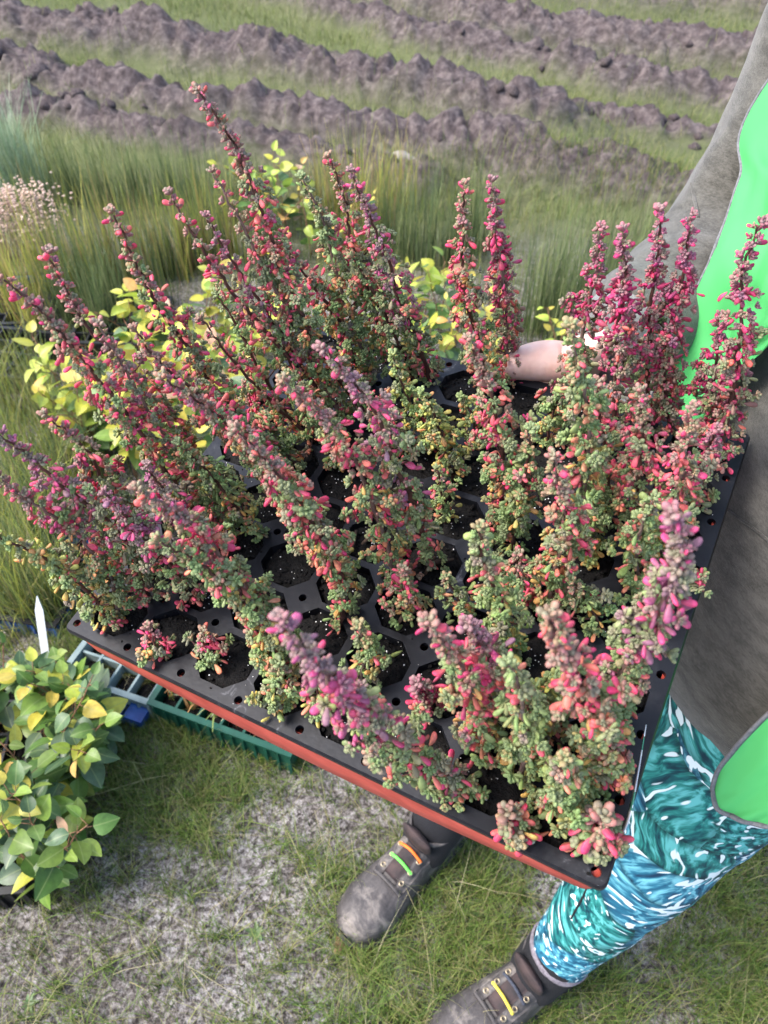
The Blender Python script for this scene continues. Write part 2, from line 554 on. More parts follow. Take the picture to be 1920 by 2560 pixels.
# border strips with half holes, a rounded lip turned down outside
def border(p0, p1, out, wdt):
    """p0,p1: grid points; out: outward direction."""
    d = (p1 - p0).normalized()
    arc0 = [p0 + d * (HR * math.cos(R(90 * q / NARC))) + out * (HR * math.sin(R(90 * q / NARC))) for q in range(NARC + 1)]
    arc1 = [p1 - d * (HR * math.cos(R(90 * q / NARC))) + out * (HR * math.sin(R(90 * q / NARC))) for q in range(NARC, -1, -1)]
    ids = [addv(p) for p in arc0 + [p0 + out * wdt, p1 + out * wdt] + arc1]
    fs.append(tuple(ids))
    for a_, b_ in list(zip(range(NARC), range(1, NARC + 1))) + list(zip(range(NARC + 3, 2 * NARC + 3), range(NARC + 4, 2 * NARC + 4))):
        x_, y_ = addv(vs[ids[a_]] + Vector((0, 0, -.006))), addv(vs[ids[b_]] + Vector((0, 0, -.006)))
        fs.append((ids[a_], ids[b_], y_, x_))
GU, GV = BO + 8 * PU, BO + 8 * PV
for i in range(8):
    a0, a1 = BO + i * PU, BO + (i + 1) * PU
    border(Vector((a0, BO, 0)), Vector((a1, BO, 0)), Vector((0, -1, 0)), BO)
    border(Vector((a0, GV, 0)), Vector((a1, GV, 0)), Vector((0, 1, 0)), BO)
    a0, a1 = BO + i * PV, BO + (i + 1) * PV
    border(Vector((BO, a0, 0)), Vector((BO, a1, 0)), Vector((-1, 0, 0)), BO)
    border(Vector((GU, a0, 0)), Vector((GU, a1, 0)), Vector((1, 0, 0)), BO)
for (kx, sx) in ((BO, -1), (GU, 1)):
    for (ky, sy) in ((BO, -1), (GV, 1)):
        arc = [Vector((kx + sx * HR * math.cos(R(90 * q / NARC)), ky + sy * HR * math.sin(R(90 * q / NARC)), 0)) for q in range(NARC + 1)]
        rc = .0045
        cx_, cy_ = kx + sx * (BO - rc), ky + sy * (BO - rc)
        outc = [Vector((cx_ + sx * rc * math.cos(R(90 * q / 4)), cy_ + sy * rc * math.sin(R(90 * q / 4)), 0)) for q in range(5)]
        pts = arc + [Vector((kx, ky + sy * BO, 0))] + outc[::-1] + [Vector((kx + sx * BO, ky, 0))]
        fs.append(tuple(addv(p) for p in pts))
me = new_mesh('cell_plate', vs, fs, M['black_plastic'], smooth=False)
bm = bmesh.new(); bm.from_mesh(me)
bmesh.ops.remove_doubles(bm, verts=bm.verts, dist=1e-5)
bmesh.ops.recalc_face_normals(bm, faces=bm.faces)
bm.to_mesh(me); bm.free()
link('cell_plate', me, tray)
def rect_ring(i, h, rc, n=5):
    """Rounded rectangle inset by i at height h."""
    out = []
    for (kx, ky, a0) in ((TW - i - rc, TH - i - rc, 0), (i + rc, TH - i - rc, 90), (i + rc, i + rc, 180), (TW - i - rc, i + rc, 270)):
        for q in range(n + 1):
            an = R(a0 + 90 * q / n)
            out.append(Vector((kx + rc * math.cos(an), ky + rc * math.sin(an), h)))
    return out
def rings(rs, close_bottom=False):
    v, f = [], []
    n = len(rs[0])
    for r in rs: v += r
    for a_ in range(len(rs) - 1):
        for k in range(n):
            k2 = (k + 1) % n
            f.append((a_ * n + k, a_ * n + k2, (a_ + 1) * n + k2, (a_ + 1) * n + k))
    if close_bottom: f.append(tuple((len(rs) - 1) * n + k for k in range(n)))
    return v, f
v_, f_ = rings([rect_ring(.0, -.0001, .0045), rect_ring(-.0012, -.0016, .0055), rect_ring(-.0014, -.0055, .0055), rect_ring(.0008, -.0056, .004)])
lip = link('lip', new_mesh('lip', v_, f_, M['black_plastic']), tray)
# red carrier tray under it: long sides sag in the middle
red = thing('carrier_tray', 'faded red plastic carrier tray nested under the black seedling tray', 'tray')
red.matrix_world = TMAT
def dens_ring(i, h, rc, sag=0):
    base = rect_ring(i, h, rc, 5); out = []
    n = len(base)
    for k in range(n):
        p, q = base[k], base[(k + 1) % n]
        m_ = 14 if (q - p).length > .05 else 1
        for s in range(m_):
            w = p.lerp(q, s / m_)
            e = max(0, math.sin(math.pi * min(max(w.x / TW, 0), 1))) ** .8
            w.z -= sag * e
            out.append(w)
    return out
v_, f_ = rings([dens_ring(.006, -.0042, .006), dens_ring(.0008, -.0062, .007), dens_ring(.0012, -.014, .008, .002), dens_ring(.0016, -.024, .009, .014), dens_ring(.002, -.032, .010, .026), dens_ring(.006, -.036, .012, .027), dens_ring(.02, -.038, .012, .027)], True)
link('wall', new_mesh('wall', v_, f_, M['red_plastic']), red)

# soil in each cell: a lumpy surface, darker crumbs and bits of perlite
def soil_mesh(seed):
    v, f = [], []
    rings_ = 6
    oc = octagon(0, 0, .985)
    n = 32
    bd = []
    for k in range(n):
        s = k / n * 8; i = int(s); fr = s - i
        bd.append(oc[i].lerp(oc[(i + 1) % 8], fr))
    v.append(Vector((0, 0, -.004)))
    for r in range(1, rings_ + 1):
        for k in range(n):
            p = bd[k] * (r / rings_)
            q = Vector((p.x * 160, p.y * 160, seed * 5.3))
            h = -.0035 + .0022 * mnoise.noise(q * .45) + .0022 * mnoise.noise(q) + .001 * mnoise.noise(q * 2.1) - .004 * (r / rings_) ** 4
            v.append(Vector((p.x, p.y, min(h, -.0012))))
    for k in range(n): f.append((0, 1 + k, 1 + (k + 1) % n))
    for r in range(rings_ - 1):
        for k in range(n):
            a_, b_ = 1 + r * n, 1 + (r + 1) * n
            f.append((a_ + k, b_ + k, b_ + (k + 1) % n, a_ + (k + 1) % n))
    return new_mesh('soil', v, f, M['soil'])
soils = [soil_mesh(k) for k in range(7)]
crumbs = [lump_mesh('soil_crumb', 20 + k, M['soil'], .8) for k in range(3)]
bark = noisy('bark_chip', (.03, .018, .012), (.09, .055, .035), 300, .8, .4, .001)
pv_, pf_ = [], []
cv_, cf_ = [], []
def add_lump(src, V_, F_, p, r, sq=1.0):
    o = len(V_)
    rot = Matrix.Rotation(random.uniform(0, 6.3), 3, 'Z')
    for w in src[0]:
        q = rot @ Vector((w.x * r * sq, w.y * r, w.z * r * .8)); V_.append(p + q)
    F_ += [tuple(k + o for k in q) for q in src[1]]
bm = bmesh.new(); bmesh.ops.create_icosphere(bm, subdivisions=1, radius=1)
ICO = ([v.co.copy() * random.uniform(.8, 1.2) for v in bm.verts], [tuple(v.index for v in f.verts) for f in bm.faces]); bm.free()
def cell_c(i, j): return BO + (i + .5) * PU, BO + (j + .5) * PV
for i in range(8):
    for j in range(8):
        cu, cv = cell_c(i, j)
        link('soil', soils[(i * 3 + j * 5) % 7], tray, (cu, cv, 0))
        for q in range(46):
            p = Vector((cu + random.uniform(-.4, .4) * PU, cv + random.uniform(-.4, .4) * PV, -.0035))
            add_lump(ICO, cv_, cf_, p, random.uniform(.0006, .0021), random.uniform(.7, 2))
        for q in range(random.choice((5, 9, 15, 22))):
            p = Vector((cu + random.gauss(0, .2) * PU, cv + random.gauss(0, .2) * PV, -.0015))
            if abs(p.x - cu) < .42 * PU and abs(p.y - cv) < .42 * PV:
                add_lump(ICO, pv_, pf_, p, random.uniform(.00025, .00065))
for q in range(150):                     # spilled on the plate
    p = Vector((random.uniform(.005, TW - .005), random.uniform(.003, TH - .003), .0004))
    add_lump(ICO, pv_, pf_, p, random.uniform(.0002, .00045))
    p = Vector((random.uniform(.005, TW - .005), random.uniform(.003, TH - .003), .0004))
    add_lump(ICO, cv_, cf_, p, random.uniform(.0004, .0011), 1.5)
o = link('soil_crumbs', new_mesh('soil_crumbs', cv_, cf_, M['soil'], False), tray); o['kind'] = 'stuff'
o = link('perlite_grains', new_mesh('perlite_grains', pv_, pf_, M['perlite'], False), tray); o['kind'] = 'stuff'
for (i, j, n) in ((4, 3, 4), (4, 2, 3), (5, 2, 3), (3, 3, 3), (6, 3, 2), (5, 3, 2)):
    cu, cv = cell_c(i, j)
    for q in range(n):
        a_ = random.uniform(0, 6.3); L = random.uniform(.012, .024)
        c = Vector((cu + random.uniform(-.3, .3) * PU, cv + random.uniform(-.3, .3) * PV, .0005))
        d = Vector((math.cos(a_), math.sin(a_), random.uniform(-.1, .15)))
        pts = [c - d * L / 2, c + Vector((0, 0, .0012)), c + d * L / 2]
        v_, f_ = loft(pts, [(.0007, .001), (.0016, .0024), (.0006, .001)], 6, wob=.0006, wfreq=300)
        link('bark_chip', new_mesh('bark_chip', v_, f_, bark), tray)

# ================================================================ succulent seedlings
def leaf_geo(L=1.0, wd=.40, th=.26, bend=.12, ns=6):
    prof = [(0, .26), (.2, .62), (.48, .96), (.76, 1.0), (.94, .66)]
    v, f = [Vector((0, 0, 0))], []
    for t, w in prof[0:]:
        z = L * t
        for k in range(ns):
            a_ = 2 * math.pi * k / ns
            v.append(Vector((math.cos(a_) * wd * w * .5 * L, math.sin(a_) * th * w * .5 * L + bend * L * t * t, z)))
    v.append(Vector((0, bend * L, L)))
    for r in range(len(prof) - 1):
        for k in range(ns):
            a_, b_ = 1 + r * ns, 1 + (r + 1) * ns
            f.append((a_ + k, a_ + (k + 1) % ns, b_ + (k + 1) % ns, b_ + k))
    e = 1 + (len(prof) - 1) * ns
    for k in range(ns): f.append((e + k, e + (k + 1) % ns, len(v) - 1))
    return v, f
def with_age(me, ages):
    a_ = me.attributes.new('age', 'FLOAT', 'POINT')
    a_.data.foreach_set('value', ages)
    return me
m, nt, b = mat('succulent_leaf', .48, .3)
oi = N(nt, 'ObjectInfo'); ag = N(nt, 'Attribute', attribute_name='age')
young = mixc(nt, oi.outputs['Alpha'], (.265, .375, .15), (.39, .18, .26))
colr = mixc(nt, ag.outputs['Fac'], young, oi.outputs['Color'])
hs = N(nt, 'HueSaturation')
nz = noise_tex(nt, 2.2, 2, .5)
mr = N(nt, 'MapRange'); nt.links.new(nz, mr.inputs[0]); mr.inputs[1].default_value = .3; mr.inputs[2].default_value = .7; mr.inputs[3].default_value = .82; mr.inputs[4].default_value = 1.18
nt.links.new(mr.outputs[0], hs.inputs['Value']); nt.links.new(colr, hs.inputs['Color'])
nt.links.new(hs.outputs[0], b.inputs['Base Color'])
tr = N(nt, 'BsdfTranslucent'); nt.links.new(hs.outputs[0], tr.inputs[0])
mx = N(nt, 'MixShader'); mx.inputs[0].default_value = .35
nt.links.new(b.outputs[0], mx.inputs[1]); nt.links.new(tr.outputs[0], mx.inputs[2]); nt.links.new(mx.outputs[0], nt.nodes['Material Output'].inputs[0])
M['succulent'] = m
M['stem'] = noisy('seedling_stem', (.055, .022, .018), (.14, .06, .045), 160, .7, .4, .0006)
M['stem_pale'] = noisy('seedling_stem_pale', (.16, .10, .085), (.26, .17, .14), 160, .7, .4, .0006)

LEAVES = []
for k in range(5):
    v, f = leaf_geo(1, .42 + .05 * k, .30, .05 + .05 * k, 7)
    me = new_mesh('leaf', v, f, M['succulent'])
    LEAVES.append(with_age(me, [min(1.0, .62 + .38 * p.z) for p in v]))
ROSETTES = []
for k in range(9):
    rg = random.Random(100 + k)
    parts, ages = [], []
    tight = k % 3 == 0
    layers = [(2, 12, .50, .0), (4, 30, .62, .05), (5, 56, .78, .22)] if not tight else [(2, 10, .55, .0), (4, 22, .7, .05), (4, 38, .85, .15)]
    if k % 3 != 0: layers.append((rg.choice((2, 3, 4)), 86, 1.0, .75))
    if k % 3 == 2: layers.append((2, 112, 1.1, 1.0))
    ph = 0
    for (n, tilt, L, age) in layers:
        ph += .6
        for q in range(n):
            az = ph + 2 * math.pi * q / n + rg.gauss(0, .18)
            v, f = leaf_geo(L * rg.uniform(.85, 1.12), rg.uniform(.46, .60), .34, -.10 if tilt < 60 else .06)
            rot = Matrix.Rotation(az, 3, 'Z') @ Matrix.Rotation(R(tilt + rg.gauss(0, 8)), 3, 'X')
            off = Vector((0, 0, .05 + .45 * (1 - tilt / 112)))
            parts.append(([rot @ p + off * .5 for p in v], f))
            aa = min(1, max(0, age + rg.gauss(0, .07)))
            ages += [min(1, max(0, aa + .25 * (p.z / L - .5) * (aa > .1))) for p in v]
    v, f = merge(parts)
    ROSETTES.append(with_age(new_mesh('leaf_cluster', v, f, M['succulent']), ages))

TONES = {   # colours of old leaves towards the tip and towards the base, share of mauve in young leaves at tip and base
    'pink':  ([(0.824, 0.074, 0.180), (0.870, 0.119, 0.196), (0.861, 0.208, 0.180), (0.749, 0.060, 0.196)], [(0.842, 0.304, 0.174), (0.824, 0.104, 0.180), (0.796, 0.464, 0.148), (0.842, 0.164, 0.164), (0.295, 0.386, 0.139)], (.42, .04)),
    'rose':  ([(0.805, 0.074, 0.180), (0.861, 0.134, 0.196), (0.618, 0.089, 0.213), (0.842, 0.179, 0.180)], [(0.824, 0.268, 0.174), (0.768, 0.482, 0.156), (0.295, 0.422, 0.130), (0.824, 0.119, 0.180), (0.805, 0.357, 0.174)], (.52, .03)),
    'magenta': ([(0.580, 0.033, 0.148), (0.693, 0.045, 0.172), (0.487, 0.045, 0.172), (0.768, 0.067, 0.180)], [(0.730, 0.060, 0.172), (0.562, 0.045, 0.148), (0.842, 0.179, 0.148), (0.346, 0.184, 0.156), (0.311, 0.312, 0.156)], (.72, .28)),
    'mauve': ([(0.487, 0.112, 0.246), (0.693, 0.089, 0.246), (0.842, 0.097, 0.246), (0.398, 0.184, 0.260)], [(0.861, 0.097, 0.213), (0.861, 0.208, 0.180), (0.390, 0.330, 0.191), (0.329, 0.386, 0.148)], (.66, .08)),
    'green': ([(0.824, 0.321, 0.208), (0.346, 0.422, 0.148), (0.796, 0.134, 0.180), (0.311, 0.404, 0.156), (0.311, 0.422, 0.156)], [(0.824, 0.464, 0.139), (0.796, 0.285, 0.165), (0.329, 0.422, 0.130), (0.655, 0.536, 0.156), (0.311, 0.404, 0.148)], (.18, .03)),
    'yellow': ([(0.693, 0.572, 0.148), (0.562, 0.518, 0.130), (0.805, 0.393, 0.156), (0.415, 0.477, 0.130)], [(0.786, 0.500, 0.148), (0.824, 0.393, 0.165), (0.515, 0.482, 0.130), (0.749, 0.112, 0.148), (0.415, 0.477, 0.139)], (.10, .04)),
}
def jit(c, g, s=.16):
    k = g.uniform(1 - s, 1 + s)
    return tuple(min(.95, max(.01, x * k * g.uniform(.92, 1.08))) for x in c)
def put(name, me, parent, loc, d, size, col, alpha, g, spin=None):
    q = d.to_track_quat('Z', 'Y')
    if spin is None: spin = g.uniform(0, 6.28)
    q = q @ Matrix.Rotation(spin, 3, 'Z').to_quaternion()
    o = bpy.data.objects.new(name, me)
    o.parent = parent
    s = size * g.uniform(.85, 1.15)
    o.matrix_basis = Matrix.LocRotScale(loc, q, Vector((s, s, s)))
    o.color = (*col, alpha)
    COL.objects.link(o)
    return o

def shoot(plant, origin, pts, tone, g, lush=1.0, leafy=1.0, size=1.0, bare=None, thin=1.0):
    """One shoot: stem through pts (base first), leaf clusters and old leaves set spirally along it."""
    upc, loc_, al = TONES[tone]
    n = max(8, int(sum((pts[i + 1] - pts[i]).length for i in range(len(pts) - 1)) / .006))
    sp, _ = spline(pts, [[0]] * len(pts), n)
    for k in range(1, n - 1):
        sp[k] = sp[k] + Vector((g.gauss(0, .0006), g.gauss(0, .0006), 0))
    L = sum((sp[i + 1] - sp[i]).length for i in range(n - 1))
    r0 = min(.0021, .0009 + L * .006)
    v, f = tube(sp, r0, .0006, 6, origin)
    link('stem', new_mesh('stem', v, f, M['stem'] if g.random() < .75 else M['stem_pale']), plant)
    fr = frames(sp)
    s, ang = .004 if L > .05 else .001, g.uniform(0, 6.3)
    acc = [0]
    for i in range(n - 1): acc.append(acc[-1] + (sp[i + 1] - sp[i]).length)
    while s < L:
        t = s / L
        i = max(0, min(n - 2, next((k for k in range(n - 1) if acc[k + 1] >= s), n - 2)))
        fq = (s - acc[i]) / max(1e-6, acc[i + 1] - acc[i])
        p = sp[i].lerp(sp[i + 1], fq)
        T, A_, B_ = fr[i]
        ang += 2.4 + g.gauss(0, .25)
        side = A_ * math.cos(ang) + B_ * math.sin(ang)
        top = t > .80
        if bare and bare[0] < t < bare[1]:
            s += .004; continue
        olive = g.choice(((.27, .34, .14), (.32, .37, .17), (.36, .40, .15), (.30, .26, .18)))
        old = upc if g.random() < max(0, min(1, (t - .28) * 2.2)) else loc_
        alpha = al[1] + (al[0] - al[1]) * max(0, min(1, (t - .25) / .7))
        alpha = min(1, max(0, alpha + g.gauss(0, .16)))
        wid = (1.0 if t < .55 else 1.0 - .62 * (t - .55) / .45) * lush
        if top:
            d = (side * .75 + T * .85).normalized()
            put('leaf_cluster', ROSETTES[g.choice((0, 3, 6))], plant, p + side * .0012 - origin, d, .0058 * size * (1.15 - .5 * (t - .8) / .2), jit(g.choice(old), g), alpha, g)
            if g.random() < .75 * leafy:
                d = (side * 1.0 + T * g.uniform(.1, .7)).normalized()
                put('leaf', g.choice(LEAVES), plant, p + side * .001 - origin, d, g.uniform(.0048, .0072) * size, jit(g.choice(old), g), alpha, g)
            s += .0023 * size * thin
        else:
            up = g.uniform(.25, .9)
            d = (side + T * up).normalized()
            ln = g.uniform(.0015, .0125) * wid
            if t < .62 and g.random() < .26 * lush:
                ln = g.uniform(.009, .019) * lush
                m_ = p + side * ln * .5 + T * ln * .2
                e = p + side * ln + T * ln * .75
                v, f = tube([p, m_, e], .0007, .0005, 5, origin)
                link('twig', new_mesh('twig', v, f, M['stem']), plant)
                for q in range(g.choice((2, 3, 3))):
                    w = p.lerp(e, .45 + .3 * q)
                    put('sprig', g.choice(ROSETTES), plant, w - origin, (d + Vector((g.gauss(0, .5), g.gauss(0, .5), g.gauss(0, .5)))).normalized(), .0052 * size, jit(olive if g.random() < .45 else g.choice(old), g), alpha, g)
                p_ = e
            else:
                p_ = p + side * ln
            put('leaf_cluster', g.choice(ROSETTES), plant, p_ - origin, d, g.uniform(.0044, .0062) * size, jit(olive if g.random() < .42 and tone != 'magenta' else g.choice(old), g), alpha, g)
            for q in range(2):
                if g.random() < .58 * leafy:
                    a2 = ang + g.gauss(0, 1.1)
                    s2 = A_ * math.cos(a2) + B_ * math.sin(a2)
                    d = (s2 + T * g.uniform(-.7, .5)).normalized()
                    put('leaf', g.choice(LEAVES), plant, p + s2 * g.uniform(.001, .010) - origin, d, g.uniform(.0048, .0078) * size, jit(g.choice(old), g), alpha, g)
            s += g.uniform(.0015, .0025) * thin
    T = fr[-1][0]
    put('leaf_cluster', ROSETTES[g.choice((0, 3, 6))], plant, sp[-1] - origin, T, .0070 * size, jit(g.choice(upc), g), min(1, al[0]), g)

# shoots as they grow: base on the soil, then the way up to the tip; tone
SHOOTS = [
    ([(470, 1165), (380, 1050), (300, 930), (150, 740), (70, 655), (8, 605)], 'pink', {}),
    ([(475, 1060), (400, 970), (290, 810), (200, 720), (155, 650), (105, 552)], 'rose', {'bare': (.62, .79), 'lush': .8}),
    ([(505, 1130), (400, 1000), (330, 900), (270, 800), (215, 706)], 'rose', {}),
    ([(600, 1010), (480, 860), (420, 770), (340, 660), (290, 560), (245, 465)], 'pink', {'lush': .8}),
    ([(630, 1060), (540, 960), (440, 860), (350, 790), (295, 715)], 'pink', {}),
    ([(700, 930), (640, 800), (560, 700), (480, 600), (420, 510), (370, 424)], 'rose', {'lush': .8}),
    ([(725, 905), (640, 770), (560, 650), (500, 560), (447, 472)], 'mauve', {}),
    ([(775, 905), (690, 760), (650, 680), (600, 560), (560, 440), (520, 340), (480, 270), (430, 200)], 'rose', {}),
    ([(745, 910), (660, 745), (610, 650), (560, 560), (520, 480), (460, 376)], 'pink', {'lush': .9}),
    ([(680, 950), (600, 880), (500, 775), (440, 694)], 'pink', {}),
    ([(805, 825), (760, 690), (720, 560), (695, 470), (655, 390)], 'green', {}),
    ([(870, 810), (830, 740), (800, 640), (760, 520), (745, 430), (712, 345)], 'pink', {}),
    ([(945, 830), (905, 740), (860, 640), (840, 560), (800, 470), (760, 374)], 'mauve', {}),
    ([(790, 830), (740, 710), (700, 650), (650, 580), (605, 515)], 'pink', {}),
    ([(640, 930), (560, 800), (510, 700), (470, 640)], 'green', {}),
    ([(900, 830), (850, 720), (790, 600), (765, 560)], 'green', {}),
    ([(1065, 850), (1040, 760), (1010, 660), (998, 560), (1000, 480), (1005, 405)], 'pink', {}),
    ([(1098, 800), (1095, 720), (1085, 600), (1070, 500), (1062, 398)], 'magenta', {'lush': .75}),
    ([(1235, 860), (1250, 760), (1275, 640), (1290, 560), (1297, 498)], 'magenta', {}),
    ([(1325, 965), (1328, 850), (1335, 700), (1350, 600), (1347, 505)], 'magenta', {}),
    ([(1395, 935), (1400, 800), (1405, 660), (1420, 560), (1427, 464)], 'magenta', {}),
    ([(1445, 945), (1438, 880), (1440, 740), (1468, 640), (1480, 560), (1492, 470)], 'magenta', {}),
    ([(1545, 1010), (1572, 900), (1590, 800), (1600, 680), (1605, 580), (1640, 488)], 'magenta', {}),
    ([(1525, 970), (1535, 860), (1550, 760), (1556, 688)], 'magenta', {}),
    ([(700, 1160), (620, 1060), (560, 980), (500, 920), (430, 870), (360, 820)], 'pink', {}),
    ([(740, 1340), (740, 1260), (700, 1170), (650, 1090), (590, 1010), (515, 935)], 'pink', {'size': 1.08}),
    ([(860, 1260), (840, 1190), (800, 1080), (770, 1000), (700, 900), (615, 826)], 'pink', {}),
    ([(930, 1230), (900, 1110), (860, 1020), (820, 910), (760, 820), (702, 756)], 'mauve', {}),
    ([(965, 970), (925, 930), (890, 880), (868, 830), (850, 772)], 'yellow', {'lush': .9}),
    ([(975, 1040), (960, 960), (935, 890), (915, 850)], 'yellow', {}),
    ([(1095, 1160), (1090, 1040), (1080, 960), (1068, 880), (1050, 810), (1015, 740)], 'pink', {}),
    ([(1105, 1190), (1120, 1100), (1140, 1010), (1146, 935)], 'green', {'size': 1.1}),
    ([(1280, 1205), (1262, 1090), (1270, 1000), (1268, 900), (1250, 800), (1236, 712)], 'green', {'size': 1.05}),
    ([(1310, 1130), (1315, 1030), (1300, 920), (1290, 830)], 'pink', {}),
    ([(1390, 1200), (1380, 1100), (1380, 1020), (1390, 930), (1384, 852)], 'pink', {}),
    ([(1420, 1240), (1440, 1130), (1470, 1040), (1485, 950), (1499, 882)], 'pink', {}),
    ([(1490, 1110), (1500, 1040), (1530, 980), (1545, 930)], 'magenta', {}),
    ([(1195, 1330), (1190, 1280), (1210, 1200), (1232, 1140), (1212, 1070), (1198, 992)], 'pink', {'size': 1.1}),
    ([(1325, 1560), (1330, 1480), (1395, 1370), (1450, 1260), (1472, 1180), (1460, 1115)], 'mauve', {'size': 1.12}),
    ([(1385, 1290), (1375, 1200), (1390, 1130), (1410, 1080)], 'green', {'size': 1.1}),
    ([(1105, 1430), (1085, 1320), (1045, 1225), (1036, 1145)], 'green', {'size': 1.08}),
    ([(325, 1250), (290, 1130), (230, 1050), (185, 970), (105, 902)], 'pink', {}),
    ([(330, 1290), (280, 1180), (200, 1100), (120, 1040), (60, 980), (-25, 930)], 'mauve', {}),
    ([(255, 1335), (235, 1240), (150, 1140), (60, 1080), (-5, 1025)], 'rose', {}),
    ([(240, 1350), (200, 1290), (120, 1220), (40, 1180), (-15, 1155)], 'yellow', {}),
    ([(410, 1310), (360, 1210), (280, 1120), (230, 1070)], 'mauve', {}),
    ([(595, 1440), (560, 1330), (500, 1230), (430, 1150), (370, 1100), (303, 1062)], 'pink', {'size': 1.08}),
    ([(610, 1460), (590, 1380), (550, 1310), (490, 1260), (420, 1210), (348, 1172)], 'green', {}),
    ([(470, 1250), (430, 1160), (360, 1070), (320, 1010)], 'mauve', {}),
    ([(560, 1160), (500, 1080), (440, 1010), (390, 960)], 'green', {}),
    ([(760, 1240), (700, 1180), (640, 1110), (600, 1060)], 'green', {}),
    ([(965, 1690), (880, 1620), (800, 1560), (730, 1490), (660, 1410), (612, 1348)], 'mauve', {'size': 1.1}),
    ([(775, 1490), (785, 1440), (795, 1400), (775, 1360)], 'green', {'size': 1.05}),
    ([(1060, 1640), (1025, 1550), (1010, 1470), (970, 1400), (927, 1348)], 'pink', {'size': 1.12}),
    ([(1045, 1580), (1060, 1450), (1045, 1390), (1010, 1345)], 'mauve', {'size': 1.15}),
    ([(1135, 1690), (1140, 1620), (1130, 1540), (1120, 1480), (1100, 1440)], 'green', {'size': 1.12}),
    ([(1305, 1690), (1310, 1630), (1285, 1560), (1250, 1470), (1215, 1400), (1188, 1335)], 'pink', {'size': 1.15}),
    ([(1190, 1600), (1170, 1550), (1150, 1500)], 'green', {}),
    ([(1225, 1770), (1215, 1720), (1210, 1680), (1220, 1640)], 'green', {'size': 1.15}),
    ([(1290, 1690), (1310, 1650), (1320, 1610)], 'pink', {'size': 1.15}),
    ([(1290, 1830), (1292, 1800), (1298, 1772)], 'pink', {'size': 1.55, 'lush': .7}),
    ([(1115, 1800), (1110, 1780), (1098, 1762)], 'pink', {'size': 1.45, 'lush': .7}),
    ([(1000, 1710), (985, 1690), (962, 1670)], 'pink', {'size': 1.25, 'lush': .7}),
    ([(935, 1530), (925, 1505), (905, 1478)], 'magenta', {'size': 1.25, 'lush': .6}),
    ([(340, 1430), (335, 1400), (325, 1360)], 'pink', {'size': 1.1}),
    ([(450, 1440), (445, 1410), (440, 1370)], 'pink', {'size': 1.1}),
    ([(600, 1540), (600, 1500), (600, 1440)], 'green', {'size': 1.15}),
    ([(700, 1540), (690, 1510), (680, 1470)], 'green', {'size': 1.1}),
    ([(885, 1340), (880, 1290), (870, 1230)], 'pink', {}),
    ([(1010, 1330), (985, 1290), (965, 1250)], 'green', {}),
    ([(962, 1130), (955, 1080), (945, 1015)], 'green', {'size': .8, 'lush': .8}),
    ([(1160, 1570), (1165, 1530), (1200, 1460)], 'yellow', {}),
    ([(750, 1000), (690, 900), (620, 810)], 'green', {}),
    ([(580, 920), (560, 880), (530, 830)], 'pink', {'size': .95}),
    ([(650, 1010), (600, 960), (570, 900)], 'green', {}),
    ([(880, 980), (830, 900), (790, 850)], 'pink', {}),
    ([(1290, 1360), (1270, 1310), (1240, 1260)], 'green', {}),
    ([(1120, 1300), (1110, 1250), (1120, 1200)], 'pink', {}),
    ([(1030, 960), (1020, 900), (1000, 860)], 'yellow', {}),
    ([(1180, 960), (1190, 900), (1215, 830)], 'green', {}),
    ([(1480, 1300), (1470, 1240), (1460, 1200)], 'pink', {}),
]
GROW = (EN + Vector((-.10, 0, 0))).normalized()
def on_soil(xd, yd):
    d = at(xd, yd, depth=1.0) - Vector((0, 0, CAM_H)); c = Vector((0, 0, CAM_H))
    t = (TA - EN * .003 - c).dot(EN) / d.dot(EN)
    return c + d * t
def raise_path(px):
    base = on_soil(*px[0])
    c = Vector((0, 0, CAM_H)); d = (at(*px[-1], depth=1.0) - c)
    # the tip: the point of its sight line nearest to the line of growth
    w = base - c; a_, b_, cc = 1.0, GROW.dot(d), d.dot(d)
    e1, e2 = GROW.dot(w), d.dot(w)
    den = a_ * cc - b_ * b_
    t = (a_ * e2 - b_ * e1) / den
    tip = c + d * t
    h = (tip - base).dot(EN)
    hmin, hmax = .014, .30
    if h < hmin or h > hmax:
        hh = min(max(h, hmin), hmax)
        t = (base + EN * hh - c).dot(EN) / d.dot(EN)
        tip = c + d * t
    D0 = (at(*px[0], depth=1.0) - c); db = (base - c).dot(D0) / D0.dot(D0)
    pts = [base]
    n = len(px)
    ln = [0]
    for k in range(1, n): ln.append(ln[-1] + math.hypot(px[k][0] - px[k - 1][0], px[k][1] - px[k - 1][1]))
    for k in range(1, n):
        f = ln[k] / ln[-1]
        inv = (1 - f) / db + f / t
        pts.append(c + (at(*px[k], depth=1.0) - c) / inv)
    return pts
cells = {}
for px, tone, kw in SHOOTS:
    pts = raise_path(px)
    q = pts[0] - TA
    u, v = q.dot(EU), q.dot(EV)
    i = min(7, max(0, int((u - BO) / PU))); j = min(7, max(0, int((v - BO) / PV)))
    cu, cv = cell_c(i, j)
    u2 = min(max(u, cu - .34 * PU), cu + .34 * PU); v2 = min(max(v, cv - .34 * PV), cv + .34 * PV)
    pts[0] = tp(u2, v2, -.004)
    cells.setdefault((i, j), []).append((pts, tone, kw))
ORD = ['first', 'second', 'third', 'fourth', 'fifth', 'sixth', 'seventh', 'eighth']
LOOK = {'pink': 'pink and grey-green', 'magenta': 'deep magenta', 'mauve': 'mauve-tipped pink', 'rose': 'rose-flecked green', 'green': 'mostly green', 'yellow': 'yellow-green'}
